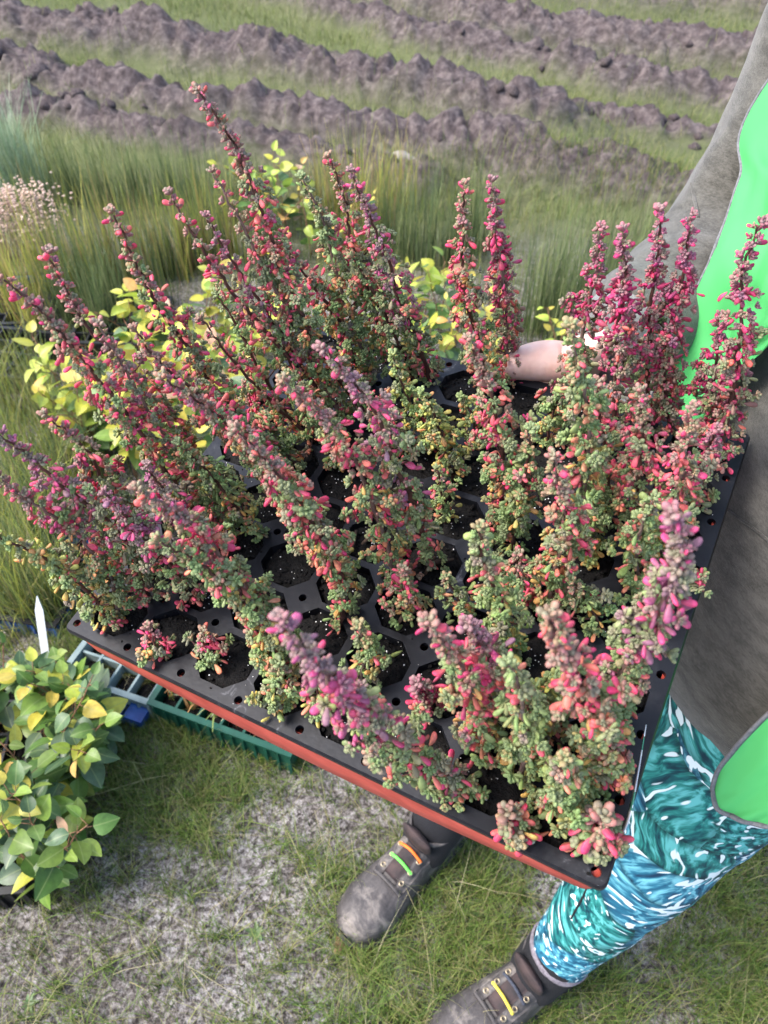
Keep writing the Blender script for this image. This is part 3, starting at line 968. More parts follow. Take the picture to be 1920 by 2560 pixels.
for (i, j), lst in sorted(cells.items()):
    g = random.Random(i * 31 + j * 7 + 1)
    base = tp(*cell_c(i, j), -.003)
    hmax = max((p[0][-1] - base).dot(EN) for p in lst)
    size = 'tall' if hmax > .15 else 'medium' if hmax > .07 else 'short'
    tone = lst[0][1]
    n = len(lst)
    lab = f"{size} {LOOK[tone]} seedling, {ORD[7 - i]} cell from person, {ORD[j]} row from red front"
    pl = thing('succulent_seedling', lab, 'seedling', base, 'succulent seedlings in the held tray')
    thin = max(1.0, sum((p[0][-1] - p[0][0]).length for p in lst) * 1.12 / .0021 / 285)
    for pts, tone, kw in lst:
        kw = dict(kw, thin=thin)
        shoot(pl, base, pts, tone, g, **kw)

# loose fallen leaves on the soil
for (xd, yd, col) in ((1240, 1775, (.34, .42, .14)), (1130, 1803, (.55, .60, .45)), (1185, 1800, (.70, .16, .10)), (870, 1410, (.40, .46, .14)), (1200, 1590, (.3, .4, .1)), (800, 1395, (.35, .42, .14)), (1290, 1290, (.4, .44, .16)), (1060, 1450, (.36, .42, .16))):
    p = on_soil(xd, yd) + EN * .003
    o = put('fallen_leaf', LEAVES[2], None, p, (EU * random.uniform(-1, 1) + EV * random.uniform(-1, 1)).normalized(), .009, col, .1, random.Random(xd))
    tag(o, 'single small fleshy leaf fallen loose on the tray', 'leaf', 'fallen leaves on the tray soil')

# white plant label pushed in at the tray's corner
m, nt, b = mat('printed_label', .35, .5)
tc = N(nt, 'TexCoord')
sx = N(nt, 'SeparateXYZ'); nt.links.new(tc.outputs['Generated'], sx.inputs[0])
blob = noise_tex(nt, 60, 3, .6)
msk = N(nt, 'Math', operation='GREATER_THAN'); nt.links.new(blob, msk.inputs[0]); msk.inputs[1].default_value = .56
nt.links.new(mixc(nt, msk.outputs[0], (.80, .82, .84), (.05, .25, .16)), b.inputs['Base Color'])
M['label_white'] = noisy('label_plastic', (.78, .80, .83), (.86, .87, .89), 60, .35, 0)
lab_o = on_soil(1305, 1840)
c0 = [on_soil(1303, 1846), on_soil(1345, 1795) + EN * .010, at(1372, 1700, depth=.452), at(1396, 1566, depth=.470)]
cl, _ = spline(c0, [[0]] * 4, 16)
vs, fs = [], []
for k, p in enumerate(cl):
    f = k / 15
    w = .0065 * (1 if f < .6 else max(.08, 1 - (f - .6) / .4)) * min(1, .55 + f * 1.5)
    t = (cl[min(k + 1, 15)] - cl[max(k - 1, 0)]).normalized()
    # broad side stands nearly along the sight line, so it is seen almost edge on
    sight = (p - Vector((0, 0, CAM_H))).normalized()
    wide = (sight - t * sight.dot(t)).normalized()
    tilt = Vector((-.25, 0, 0)) * (1 - f)
    wide = (wide + tilt).normalized()
    nn = t.cross(wide).normalized() * .0003
    for a_ in (wide * w - nn, wide * w + nn, -wide * w + nn, -wide * w - nn):
        vs.append(p + a_ - lab_o)
for k in range(15):
    for q in range(4):
        fs.append((k * 4 + q, k * 4 + (q + 1) % 4, k * 4 + 4 + (q + 1) % 4, k * 4 + 4 + q))
fs += [(3, 2, 1, 0), (60, 61, 62, 63)]
o = link('plant_label', new_mesh('plant_label', vs, fs, m), None, lab_o)
tag(o, 'white pointed plastic plant label with green print curling up at the tray corner', 'plant label')

# ================================================================ the person holding the tray
from mathutils.bvhtree import BVHTree
PB = Vector((.18, .42, 0))
person = thing('person', 'person in green vest, grey fleece and teal leaf-print leggings holding the seedling tray', 'person', PB)
def heather(name, dark, light):
    m, nt, b = mat(name, .95, .1)
    tc = N(nt, 'TexCoord')
    mp = N(nt, 'Mapping'); mp.inputs['Scale'].default_value = (1, 1, 2.6)
    nt.links.new(tc.outputs['Object'], mp.inputs[0])
    f1 = noise_tex(nt, 260, 5, .75, vec=mp.outputs[0]); f2 = noise_tex(nt, 38, 4, .6, vec=mp.outputs[0])
    add = N(nt, 'Math', operation='ADD'); nt.links.new(f1, add.inputs[0]); nt.links.new(f2, add.inputs[1])
    hf = N(nt, 'Math', operation='MULTIPLY'); nt.links.new(add.outputs[0], hf.inputs[0]); hf.inputs[1].default_value = .5
    nt.links.new(ramp(nt, hf.outputs[0], [(.41, dark), (.59, light)]), b.inputs['Base Color'])
    bump(nt, b, f1, .5, .002)
    b.inputs['Sheen Weight'].default_value = .3
    return m
M['fleece'] = heather('grey_olive_fleece', (.042, .040, .033), (.10, .095, .082))
M['cuff'] = heather('pale_grey_lining', (.13, .13, .127), (.20, .20, .195))
m, nt, b = mat('fluorescent_green', .7, .2)
f = noise_tex(nt, 12, 3)
nt.links.new(ramp(nt, f, [(.3, (.066, .36, .105)), (.7, (.08, .42, .125))]), b.inputs['Base Color'])
bump(nt, b, noise_tex(nt, 900, 2), .15, .0005)
tr = N(nt, 'BsdfTranslucent'); tr.inputs[0].default_value = (.09, .56, .15, 1)
mx = N(nt, 'MixShader'); mx.inputs[0].default_value = .12
nt.links.new(b.outputs[0], mx.inputs[1]); nt.links.new(tr.outputs[0], mx.inputs[2]); nt.links.new(mx.outputs[0], nt.nodes['Material Output'].inputs[0])
M['vest'] = m
M['trim'] = noisy('grey_binding', (.10, .10, .11), (.17, .17, .18), 300, .85, .3, .0006)
M['hem'] = noisy('mauve_grey_hem', (.10, .085, .10), (.20, .18, .20), 200, .9, .4, .001)
M['sock'] = noisy('black_sock', (.004, .004, .005), (.013, .013, .017), 500, .95, .5, .001)
m, nt, b = mat('dusty_leather', .62, .4)
f1 = noise_tex(nt, 24, 7, .7, dist=.6); f2 = noise_tex(nt, 110, 5, .65)
c = ramp(nt, f1, [(.30, (.016, .013, .012)), (.50, (.055, .048, .047)), (.66, (.22, .19, .165))])
nt.links.new(mixc(nt, .25, c, ramp(nt, f2, [(.35, (.03, .028, .028)), (.65, (.11, .10, .098))])), b.inputs['Base Color'])
bump(nt, b, f2, .6, .0025)
M['leather'] = m
M['rubber'] = noisy('boot_rubber', (.012, .012, .013), (.05, .046, .042), 40, .8, .3, .001)
M['tongue'] = noisy('padded_tongue', (.012, .010, .012), (.055, .034, .032), 35, .8, .3, .001)
M['lace_green'] = noisy('green_lace', (.10, .62, .07), (.16, .75, .10), 300, .8, .3, .0004)
M['lace_orange'] = noisy('orange_lace', (.75, .13, .02), (.85, .19, .03), 300, .8, .3, .0004)
M['lace_yellow'] = noisy('yellow_lace', (.55, .42, .04), (.68, .54, .08), 300, .8, .3, .0004)
M['lace_dark'] = noisy('dark_lace', (.02, .025, .04), (.05, .055, .075), 300, .8, .3, .0004)
m, nt, b = mat('brass_eyelet', .4, .5); b.inputs['Metallic'].default_value = .8
nt.links.new(ramp(nt, noise_tex(nt, 200), [(.3, (.25, .19, .11)), (.7, (.45, .38, .27))]), b.inputs['Base Color'])
M['brass'] = m
m, nt, b = mat('skin', .45, .4)
f1 = noise_tex(nt, 60, 4)
nt.links.new(ramp(nt, f1, [(.3, (.66, .40, .33)), (.7, (.76, .52, .45))]), b.inputs['Base Color'])
b.inputs['Subsurface Weight'].default_value = .15
b.inputs['Subsurface Radius'].default_value = (.006, .002, .001)
wv = N(nt, 'TexWave'); wv.inputs['Scale'].default_value = 55; wv.inputs['Distortion'].default_value = 3; wv.inputs['Detail'].default_value = 2
nt.links.new(N(nt, 'TexCoord').outputs['Object'], wv.inputs[0])
bump(nt, b, wv.outputs[1], .10, .001)
M['skin'] = m
M['hair'] = noisy('brown_hair', (.03, .018, .010), (.08, .05, .03), 120, .6, .5, .002)
# leaf-print leggings: every patch of the print has its own direction of brush strokes
m, nt, b = mat('leaf_print_leggings', .6, .25)
tc = N(nt, 'TexCoord').outputs['Object']
ds = N(nt, 'TexNoise'); ds.inputs['Scale'].default_value = 9; nt.links.new(tc, ds.inputs['Vector'])
vm = N(nt, 'VectorMath', operation='MULTIPLY_ADD'); nt.links.new(ds.outputs['Color'], vm.inputs[0]); vm.inputs[1].default_value = (.05, .05, .05); nt.links.new(tc, vm.inputs[2])
vo = N(nt, 'TexVoronoi'); vo.inputs['Scale'].default_value = 11; nt.links.new(vm.outputs[0], vo.inputs['Vector'])
sep = N(nt, 'SeparateColor'); nt.links.new(vo.outputs['Color'], sep.inputs[0])
an = N(nt, 'Math', operation='MULTIPLY'); nt.links.new(sep.outputs[0], an.inputs[0]); an.inputs[1].default_value = 6.28
vr = N(nt, 'VectorRotate'); vr.rotation_type = 'AXIS_ANGLE'; vr.inputs['Axis'].default_value = (.8, .45, .4)
nt.links.new(vm.outputs[0], vr.inputs['Vector']); nt.links.new(an.outputs[0], vr.inputs['Angle'])
mp = N(nt, 'Mapping'); mp.inputs['Scale'].default_value = (1, .14, 1); nt.links.new(vr.outputs[0], mp.inputs[0])
st = noise_tex(nt, 120, 3, .55, vec=mp.outputs[0], dist=.4)
st2 = noise_tex(nt, 95, 1, .5, vec=mp.outputs[0], dist=.2)
teal = ramp(nt, st, [(.32, (.003, .026, .042)), (.43, (.005, .075, .085)), (.52, (.020, .19, .17)), (.62, (.10, .40, .40))])
blue = ramp(nt, st, [(.30, (.006, .03, .07)), (.48, (.02, .14, .22)), (.64, (.16, .46, .54))])
pc = mixc(nt, ramp(nt, sep.outputs[1], [(.45, 0.0), (.6, 1.0)]), teal, blue)
white = ramp(nt, st2, [(.615, 0.0), (.64, 1.0)])
vd = N(nt, 'TexVoronoi'); vd.feature = 'DISTANCE_TO_EDGE'; vd.inputs['Scale'].default_value = 11; nt.links.new(vm.outputs[0], vd.inputs['Vector'])
dk = ramp(nt, vd.outputs[0], [(.02, .55), (.09, 1.0)])
pc = mixc(nt, 1.0, pc, dk, 'MULTIPLY')
pc = mixc(nt, white, pc, (.62, .72, .74))
nt.links.new(pc, b.inputs['Base Color'])
M['leggings'] = m

def part(name, vf, material, parent=person, smooth=True, origin=PB):
    v, f = vf
    return link(name, new_mesh(name, [p - origin for p in v], f, material, smooth), parent)

# ---- body (one continuous figure inside the clothes)
RW, RE, RS = tp(.292, .404, .028), Vector((.352, .735, 1.012)), Vector((.455, .785, 1.30))
J, Eg, Rd = [], [], []
def jt(p, r, par=None):
    J.append(Vector(p) - PB); Rd.append(r if isinstance(r, tuple) else (r, r))
    if par is not None: Eg.append((par, len(J) - 1))
    return len(J) - 1
pel = jt((.43, .475, .90), (.09, .12))
spn = jt((.505, .49, 1.06), (.085, .11), pel)
chs = jt((.56, .54, 1.24), (.085, .13), spn)
nk0 = jt((.56, .555, 1.38), .05, chs)
nk1 = jt((.555, .555, 1.45), .05, nk0)
hd0 = jt((.54, .555, 1.53), (.078, .07), nk1)
hd1 = jt((.54, .555, 1.60), (.09, .075), hd0)
hd2 = jt((.545, .555, 1.66), (.065, .06), hd1)
sr = jt(RS, .045, chs); er = jt(RE, .036, sr)
fr_ = jt(RE.lerp(RW, .6), .031, er); wr = jt(RW, (.026, .022), fr_)
pm = jt(tp(.274, .397, .014), (.028, .021), wr)
pk = jt(tp(.262, .395, -.014), (.030, .018), pm)
for k, (u, L) in enumerate(((.287, .9), (.269, 1.05), (.251, 1.0), (.233, .88))):
    q = jt(tp(u, .392, -.045), .0098, pk)
    q = jt(tp(u - .002, .378, -.070), .0092, q)
    q = jt(tp(u - .005, .378 - .030 * L, -.0745), .0088, q)
    q = jt(tp(u - .007, .378 - .052 * L, -.0735), .0078, q)
t0 = jt(tp(.258, .391, .009), (.023, .023), pm)
t1 = jt(tp(.243, .386, .009), (.0205, .0205), t0)
t2 = jt(tp(.229, .379, .010), (.0180, .0175), t1)
t3 = jt(tp(.218, .370, .010), (.0145, .0135), t2)
t4 = jt(tp(.211, .361, .009), (.0095, .009), t3)
sl_ = jt((.53, .33, 1.33), .045, chs); el = jt((.60, .26, 1.07), .036, sl_)
wl = jt((.63, .30, .86), .025, el); pl_ = jt((.625, .305, .79), (.030, .018), wl)
for k in range(4):
    q = jt((.600 + .016 * k, .305, .745), .0095, pl_); q = jt((.600 + .016 * k, .31, .715), .009, q); q = jt((.602 + .015 * k, .322, .688), .008, q)
q = jt((.592, .295, .80), .011, wl); q = jt((.580, .300, .765), .0095, q)
HL = [(.41, .40, .84), (.352, .368, .62), (.338, .347, .46), (.302, .335, .30), (.258, .310, .14), (.236, .300, .075)]
HRt = [(.42, .55, .84), (.345, .56, .62), (.27, .57, .46), (.19, .56, .30), (.112, .525, .17), (.074, .496, .075)]
for H_ in (HL, HRt):
    q = pel
    for p, r in zip(H_, (.075, .062, .048, .043, .034, .034)): q = jt(p, r, q)
me = bpy.data.meshes.new('body'); me.from_pydata(J, Eg, []); me.materials.append(M['skin'])
body = link('body', me, person)
sk = body.modifiers.new('skin', 'SKIN'); sk.use_smooth_shade = True; sk.branch_smoothing = .6
for k, r in enumerate(Rd): me.skin_vertices[0].data[k].radius = r
me.skin_vertices[0].data[pel].use_root = True
sb = body.modifiers.new('sub', 'SUBSURF'); sb.levels = 2; sb.render_levels = 2
# hair, nose, ears, eyes, mouth on the head (out of the picture, there for the sake of the place)
v, f = [], []
bm = bmesh.new(); bmesh.ops.create_uvsphere(bm, u_segments=20, v_segments=12, radius=1)
for q in bm.verts:
    p = q.co; s = 1 + .05 * mnoise.noise(p * 4)
    back = max(0, p.x)
    q.co = Vector((p.x * .105 + .02, p.y * .088, p.z * .10 * (1 + .5 * back * (p.z < 0)))) * s
bmesh.ops.delete(bm, geom=[q for q in bm.verts if q.co.x < -.035 and q.co.z < .045], context='VERTS')
hv = [q.co.copy() + Vector((.545, .555, 1.605)) for q in bm.verts]; bm.verts.index_update()
hf_ = [tuple(w.index for w in q.verts) for q in bm.faces]; bm.free()
part('hair', (hv, hf_), M['hair'])

# ---- sweatshirt
tc_ = [(.408, .464, .752), (.411, .463, .79), (.445, .468, .95), (.520, .505, 1.10), (.565, .545, 1.27), (.565, .555, 1.36), (.56, .555, 1.42)]
tr_ = [(.140, .196), (.146, .200), (.150, .197), (.142, .195), (.132, .200), (.095, .16), (.062, .070)]
P_, R_ = spline(tc_, tr_, 56)
tv, tf = loft(P_, R_, 72, ref=Vector((1, 0, 0)), wob=.004, wfreq=11, seed=2.0, stretch=.6)
shirt = part('sweatshirt', (tv, tf), M['fleece'])
BV = BVHTree.FromPolygons(tv, tf)
def on_shirt(xd, yd, bv=None):
    c = Vector((0, 0, CAM_H)); d = (at(xd, yd, depth=1) - c).normalized()
    h = (bv or BV).ray_cast(c, d)
    return h[0]
seam = [on_shirt(x, y) for x, y in ((1520, 1060), (1570, 1100), (1600, 1122), (1630, 1142), (1665, 1172), (1700, 1210))]
seam = [p + Vector((-.0005, -.0005, .0003)) for p in seam if p]
if len(seam) > 2:
    sp_, _ = spline(seam, [[0]] * len(seam), 24)
    part('pocket_seam', tube(sp_, .0013, .0013, 6), M['fleece'], shirt)
    sp2 = [p + Vector((-.0, -.006, -.004)) for p in sp_]
def sleeve(pts, rad, seed, n=60):
    P_, R_ = spline(pts, rad, n)
    return loft(P_, R_, 40, ref=Vector((0, 0, 1)), wob=.0085, wfreq=13, seed=seed, stretch=1.0)
sv, sf = sleeve([RS + Vector((.06, -.09, .01)), RS, RS.lerp(RE, .5) + Vector((-.004, .006, 0)), RS.lerp(RE, .84) + Vector((-.006, -.002, 0)), RE.lerp(RW, .14) + Vector((-.004, -.004, .008)), RE.lerp(RW, .42), RE.lerp(RW, .72), RE.lerp(RW, .93)],
                [(.085, .085), (.080, .080), (.072, .072), (.068, .068), (.063, .063), (.057, .057), (.050, .047), (.042, .040)], 5.0)
slv = part('sleeve', (sv, sf), M['fleece'])
SB = BVHTree.FromPolygons(sv, sf)
wl_ = [on_shirt(x, y, SB) for x, y in ((1512, 262), (1502, 290), (1495, 320), (1491, 356), (1493, 395), (1500, 430), (1508, 470))]
wl_ = [p for p in wl_ if p]
if len(wl_) > 2:
    sp_, _ = spline(wl_, [[0]] * len(wl_), 24)
    part('sleeve_seam', tube(sp_, .0016, .0016, 6), M['fleece'], slv)
P_, R_ = spline([RE.lerp(RW, .80), RE.lerp(RW, .9), RE.lerp(RW, 1.02)], [(.043, .041), (.0425, .040), (.036, .034)], 10)
part('cuff', loft(P_, R_, 32, ref=Vector((0, 0, 1)), wob=.003, wfreq=30, seed=1), M['cuff'], slv)
sv2, sf2 = sleeve([(.52, .40, 1.35), (.53, .33, 1.33), (.57, .28, 1.19), (.60, .26, 1.07), (.615, .275, .97), (.63, .295, .88)], [(.085, .085), (.078, .078), (.068, .068), (.060, .060), (.052, .052), (.040, .040)], 9.0)
part('sleeve', (sv2, sf2), M['fleece'])

# ---- leggings
def leg(H_, seed):
    P_, R_ = spline([(H_[0][0], H_[0][1], H_[0][2] + .04)] + H_[:5], [(.098,) * 2, (.098,) * 2, (.083,) * 2, (.0635,) * 2, (.0575,) * 2, (.0435,) * 2], 60)
    return loft(P_, R_, 40, ref=Vector((1, 0, 0)), wob=.0035, wfreq=16, seed=seed)
P_, R_ = spline([(.412, .470, .94), (.41, .472, .84), (.405, .475, .75)], [(.118, .165), (.118, .172), (.08, .13)], 14)
lg = part('leggings', merge([leg(HL, 1.0), leg(HRt, 4.0), loft(P_, R_, 40, ref=Vector((1, 0, 0)))]), M['leggings'])
# dark seam down the shin
lv, lf = leg(HL, 1.0); LB = BVHTree.FromPolygons(lv, lf)
ss = [on_shirt(x, y, LB) for x, y in ((1268, 1918), (1258, 1940), (1246, 1962), (1234, 1984))]
ss = [p for p in ss if p]
if len(ss) > 2:
    sp_, _ = spline(ss, [[0]] * len(ss), 20)
    part('leg_seam', tube(sp_, .0016, .0016, 6), M['sock'], lg)

# ---- vest: two hanging front panels and a back
def patch(name, cols, nu, nv, fold, seed, parent=person):
    rows = [spline(c, [[0]] * len(c), nv)[0] for c in cols]          # each column refined downward
    grid = []
    for k in range(nv):
        grid.append(spline([r[k] for r in rows], [[0]] * len(rows), nu)[0])
    vs = []
    for k in range(nv):
        for q in range(nu):
            p = grid[k][q]
            w = Vector((q / nu * 7 + seed, k / nv * 2.2 + seed, seed))
            d = mnoise.noise(w) + .5 * mnoise.noise(Vector((q / nu * 5 - k / nv * 9, q / nu * 4 + k / nv * 3, seed + 4)))
            n_ = Vector((-.75, -.35, .5))
            cr = abs(math.sin(q / nu * 9 + k / nv * 6 + 1.5 * mnoise.noise(Vector((q / nu * 3, k / nv * 3, seed))))) ** .6
            vs.append(p + n_ * (fold * (d + .45 * cr)))
    fs = [(k * nu + q, k * nu + q + 1, (k + 1) * nu + q + 1, (k + 1) * nu + q) for k in range(nv - 1) for q in range(nu - 1)]
    o = part(name, (vs, fs), M['vest'], parent)
    s = o.modifiers.new('cloth', 'SOLIDIFY'); s.thickness = .0014; s.offset = 0
    return o, vs
vest = part('vest', loft(*spline([(.51, .485, .92), (.57, .515, 1.12), (.60, .545, 1.28), (.58, .555, 1.385)], [(.105, .19), (.10, .19), (.098, .195), (.06, .14)], 24), 48, ref=Vector((1, 0, 0)), wob=.004, wfreq=8), M['vest'])
V3 = Vector
o, rv = patch('front_panel', [
    [V3((.46, .72, 1.42)), at(1659, 195, 0.655), at(1600, 395, 0.655), at(1540, 560, 0.660), at(1480, 705, 0.680), at(1425, 835, 0.680), at(1395, 930, 0.680)],
    [V3((.46, .69, 1.43)), at(1720, 225, 0.625), at(1655, 410, 0.630), at(1595, 590, 0.635), at(1540, 730, 0.660), at(1490, 850, 0.665), at(1462, 930, 0.665)],
    [V3((.46, .66, 1.43)), at(1780, 260, 0.600), at(1710, 440, 0.605), at(1650, 600, 0.615), at(1605, 720, 0.635), at(1565, 820, 0.640), at(1532, 896, 0.645)],
    [V3((.455, .62, 1.41)), at(1860, 300, 0.560), at(1780, 470, 0.570), at(1720, 600, 0.580), at(1680, 690, 0.585), at(1640, 760, 0.610), at(1598, 818, 0.620)],
    [V3((.46, .58, 1.41)), at(1950, 330, 0.520), at(1860, 480, 0.530), at(1800, 590, 0.540), at(1760, 650, 0.545), at(1720, 700, 0.570), at(1664, 744, 0.590)],
    [V3((.465, .54, 1.41)), at(2050, 340, 0.465), at(1960, 470, 0.480), at(1900, 550, 0.495), at(1860, 590, 0.505), at(1820, 620, 0.520), at(1770, 650, 0.540)],
], 44, 60, .011, 3.0, vest)
nu = 44
edge = [rv[k * nu] + PB * 0 for k in range(0, 60)]
part('binding', loft(edge, [(.0022, .0014)] * len(edge), 8), M['trim'], vest)
o, lv_ = patch('front_panel', [
    [V3((.47, .37, 1.39)), at(2300, 600, .42), at(2100, 950, .46), at(1900, 1270, .52), at(1740, 1470, .575), at(1645, 1558, .60), at(1590, 1620, .613), at(1555, 1662, .618), at(1540, 1702, .62)],
    [V3((.475, .35, 1.39)), at(2350, 680, .41), at(2150, 1020, .45), at(1960, 1310, .51), at(1800, 1500, .555), at(1720, 1590, .58), at(1650, 1660, .597), at(1590, 1712, .607), at(1556, 1747, .612)],
    [V3((.48, .33, 1.39)), at(2420, 760, .40), at(2220, 1080, .44), at(2030, 1360, .495), at(1880, 1540, .54), at(1800, 1625, .562), at(1730, 1690, .578), at(1660, 1740, .593), at(1605, 1770, .602)],
    [V3((.49, .30, 1.39)), at(2500, 820, .39), at(2300, 1130, .43), at(2110, 1400, .48), at(1970, 1570, .52), at(1890, 1650, .542), at(1820, 1715, .558), at(1745, 1760, .574), at(1665, 1785, .59)],
    [V3((.50, .27, 1.38)), at(2600, 880, .38), at(2420, 1180, .41), at(2240, 1440, .455), at(2110, 1600, .49), at(2030, 1680, .51), at(1960, 1735, .525), at(1890, 1775, .54), at(1800, 1798, .562)],
], 40, 60, .0045, 8.0, vest)
nu = 40
edge = [lv_[k * nu] for k in range(18, 60)] + [lv_[59 * nu + q] for q in range(1, 40)]
part('binding', loft(edge, [(.0042, .0020)] * len(edge), 8, ref=Vector((-.7, -.4, .5))), M['trim'], vest)

# ---- boots and socks
SEC = [(-.078, .016, .050), (-.072, .027, .075), (-.055, .034, .098), (-.02, .037, .108), (.02, .038, .106), (.045, .039, .098), (.075, .042, .084), (.105, .047, .071), (.135, .049, .066), (.16, .046, .065), (.178, .040, .060), (.192, .028, .050), (.200, .012, .036)]
def interp(s):
    for a_, b_ in zip(SEC[:-1], SEC[1:]):
        if s <= b_[0]:
            f = (s - a_[0]) / (b_[0] - a_[0]); f = f * f * (3 - 2 * f)
            return a_[1] + (b_[1] - a_[1]) * f, a_[2] + (b_[2] - a_[2]) * f
    return SEC[-1][1:]
SOLE = .024
def top_z(s, y):
    w, h = interp(s)
    c = min(.999, abs(y) / w)
    si = math.sqrt(1 - c ** 2.4)
    return SOLE + (h - SOLE) * si ** .85
def boot(origin, yaw, tilt, laces, seed):
    rot = Matrix.Rotation(yaw, 4, 'Z'); mtx = Matrix.Translation(origin - PB) @ rot
    bo = bpy.data.objects.new('boot', None); COL.objects.link(bo); bo.parent = person; bo.matrix_local = mtx; bo.empty_display_size = .02
    vs, fs = [], []
    ns, nl = 25, 46
    for i in range(nl):
        s = -.078 + .278 * i / (nl - 1)
        w, h = interp(s)
        for k in range(ns):
            th = math.pi * k / (ns - 1)
            c, si = math.cos(th), math.sin(th)
            y = w * math.copysign(abs(c) ** .83, c); z = SOLE - .004 + (h - SOLE + .004) * max(si, 0) ** .75
            cr = .0022 * mnoise.noise(Vector((s * 45, y * 20, seed))) + .0012 * mnoise.noise(Vector((s * 130, y * 45, seed)))
            crease = -.0035 * math.exp(-((s - .098) / .005) ** 2) * si + -.0025 * math.exp(-((s - .112 - .1 * y) / .004) ** 2) * si
            bev = .0022 * (1 if s > .128 + 6 * (abs(y) - .02) ** 2 * 4 else 0)
            vs.append(V3((s, y + c * cr, z + si * (cr + crease + bev))))
    for i in range(nl - 1):
        for k in range(ns - 1):
            fs.append((i * ns + k, i * ns + k + 1, (i + 1) * ns + k + 1, (i + 1) * ns + k))
    fs.append(tuple(range(ns))); fs.append(tuple((nl - 1) * ns + k for k in range(ns - 1, -1, -1)))
    link('upper', new_mesh('upper', vs, fs, M['leather']), bo)
    # sole with a welt
    ol = []
    for i in range(24):
        s = -.082 + .288 * i / 23; w = interp(min(max(s, -.0775), .1995))[0] + .0045; ol.append((s, w))
    ring = [(s, w) for s, w in ol] + [(s, -w) for s, w in ol[::-1]]
    vs = []
    for z, k in ((0, .96), (.004, 1), (.017, 1.0), (.0225, 1.03), (.026, 1.0)):
        vs += [V3((s, w * k, z)) for s, w in ring]
    n = len(ring)
    fs = [(a_ * n + k, a_ * n + (k + 1) % n, (a_ + 1) * n + (k + 1) % n, (a_ + 1) * n + k) for a_ in range(4) for k in range(n)] + [tuple(range(n)), tuple(4 * n + k for k in range(n))]
    link('sole', new_mesh('sole', vs, fs, M['rubber']), bo)
    # collar: a flaring leather rim round the ankle, open at the top
    def ringv(cx, z, a_, b_, tl=0): return [V3((cx + a_ * math.cos(2 * math.pi * k / 32), b_ * math.sin(2 * math.pi * k / 32), z + tl * math.cos(2 * math.pi * k / 32) + .004 * mnoise.noise(V3((k * .4, seed, z))))) for k in range(32)]
    rs = [ringv(-.018, .072, .058, .037, 0), ringv(-.020, .098, .056, .039, .004), ringv(-.022, .122, .058, .045, .006), ringv(-.022, .1245, .054, .041, .006), ringv(-.02, .10, .050, .035, .004), ringv(-.02, .07, .046, .03)]
    v, f = rings(rs)
    link('collar', new_mesh('collar', v, f, M['leather']), bo)
    def strip(name, s0, s1, y0, y1, up, material, parent, n1=14, n2=8, flare=0):
        vs, fs = [], []
        for lay in (0, 1):
            for i in range(n1):
                for k in range(n2):
                    s = s0 + (s1 - s0) * i / (n1 - 1); y = (y0 + (y1 - y0) * k / (n2 - 1)) * (1 + flare * (1 - i / (n1 - 1)))
                    e = min(i, n1 - 1 - i, k, n2 - 1 - k)
                    vs.append(V3((s, y, top_z(s, y) + (up * (1 if e > 0 else .35) if lay else -.004))))
        o_ = n1 * n2
        for i in range(n1 - 1):
            for k in range(n2 - 1):
                fs.append((o_ + i * n2 + k, o_ + i * n2 + k + 1, o_ + (i + 1) * n2 + k + 1, o_ + (i + 1) * n2 + k))
        per = [i * n2 for i in range(n1)] + [(n1 - 1) * n2 + k for k in range(1, n2)] + [i * n2 + n2 - 1 for i in range(n1 - 2, -1, -1)] + [k for k in range(n2 - 2, 0, -1)]
        for a_, b_ in zip(per, per[1:] + per[:1]): fs.append((a_, b_, o_ + b_, o_ + a_))
        return link(name, new_mesh(name, vs, fs, material), parent)
    strip('tongue', .022, .094, -.015, .015, .003, M['tongue'], bo)
    # padded tongue top standing up in front of the ankle
    P_, R_ = spline([V3((.030, 0, .098)), V3((.034, 0, .120)), V3((.036, 0, .140)), V3((.037, 0, .150))], [(.007, .026), (.009, .031), (.0085, .030), (.003, .020)], 14)
    link('tongue_pad', new_mesh('tongue_pad', *loft(P_, R_, 24, ref=V3((1, 0, 0))), M['tongue']), bo)
    for sg in (-1, 1):
        strip('lace_facing', .014, .100, sg * .014, sg * .031, .0042, M['leather'], bo, 14, 6)
    strip('vamp_stitch', .100, .106, -.030, .030, .0042, M['leather'], bo, 5, 14)
    for s in (.050, .070, .090):
        for sg in (-1, 1):
            y = sg * .021
            ring_ = [V3((s + .0036 * math.cos(2 * math.pi * q / 12), y + .0036 * math.sin(2 * math.pi * q / 12), top_z(s, y) + .0058)) for q in range(12)]
            vv, ff = loft(ring_ + [ring_[0]], [(.0013, .0013)] * 13, 6, caps=False)
            link('eyelet', new_mesh('eyelet', vv, ff, M['brass']), bo)
    for s0, s1, mt, hgt in laces:
        p0 = V3((s0, -.022, top_z(s0, .022) + .007)); p1 = V3((s1, .022, top_z(s1, .022) + .007)); mid = V3(((s0 + s1) / 2, 0, top_z((s0 + s1) / 2, 0) + hgt))
        P_, _ = spline([p0 - V3((0, 0, .003)), p0, mid, p1, p1 - V3((0, 0, .003))], [[0]] * 5, 18)
        link('lace', new_mesh('lace', *loft(P_, [(.0020, .0026)] * 18, 8), M[mt]), bo)
    return bo
boot(V3((.240, .303, gz(.24, .30) - .004)), math.atan2(-.53, -.85), 0, [(.076, .076, 'lace_yellow', .008), (.056, .056, 'lace_dark', .008)], 3.0)
boot(V3((.078, .500, gz(.08, .5) - .004)), math.atan2(-.70, -.715), 0, [(.070, .070, 'lace_green', .009), (.050, .048, 'lace_orange', .010)], 8.0)
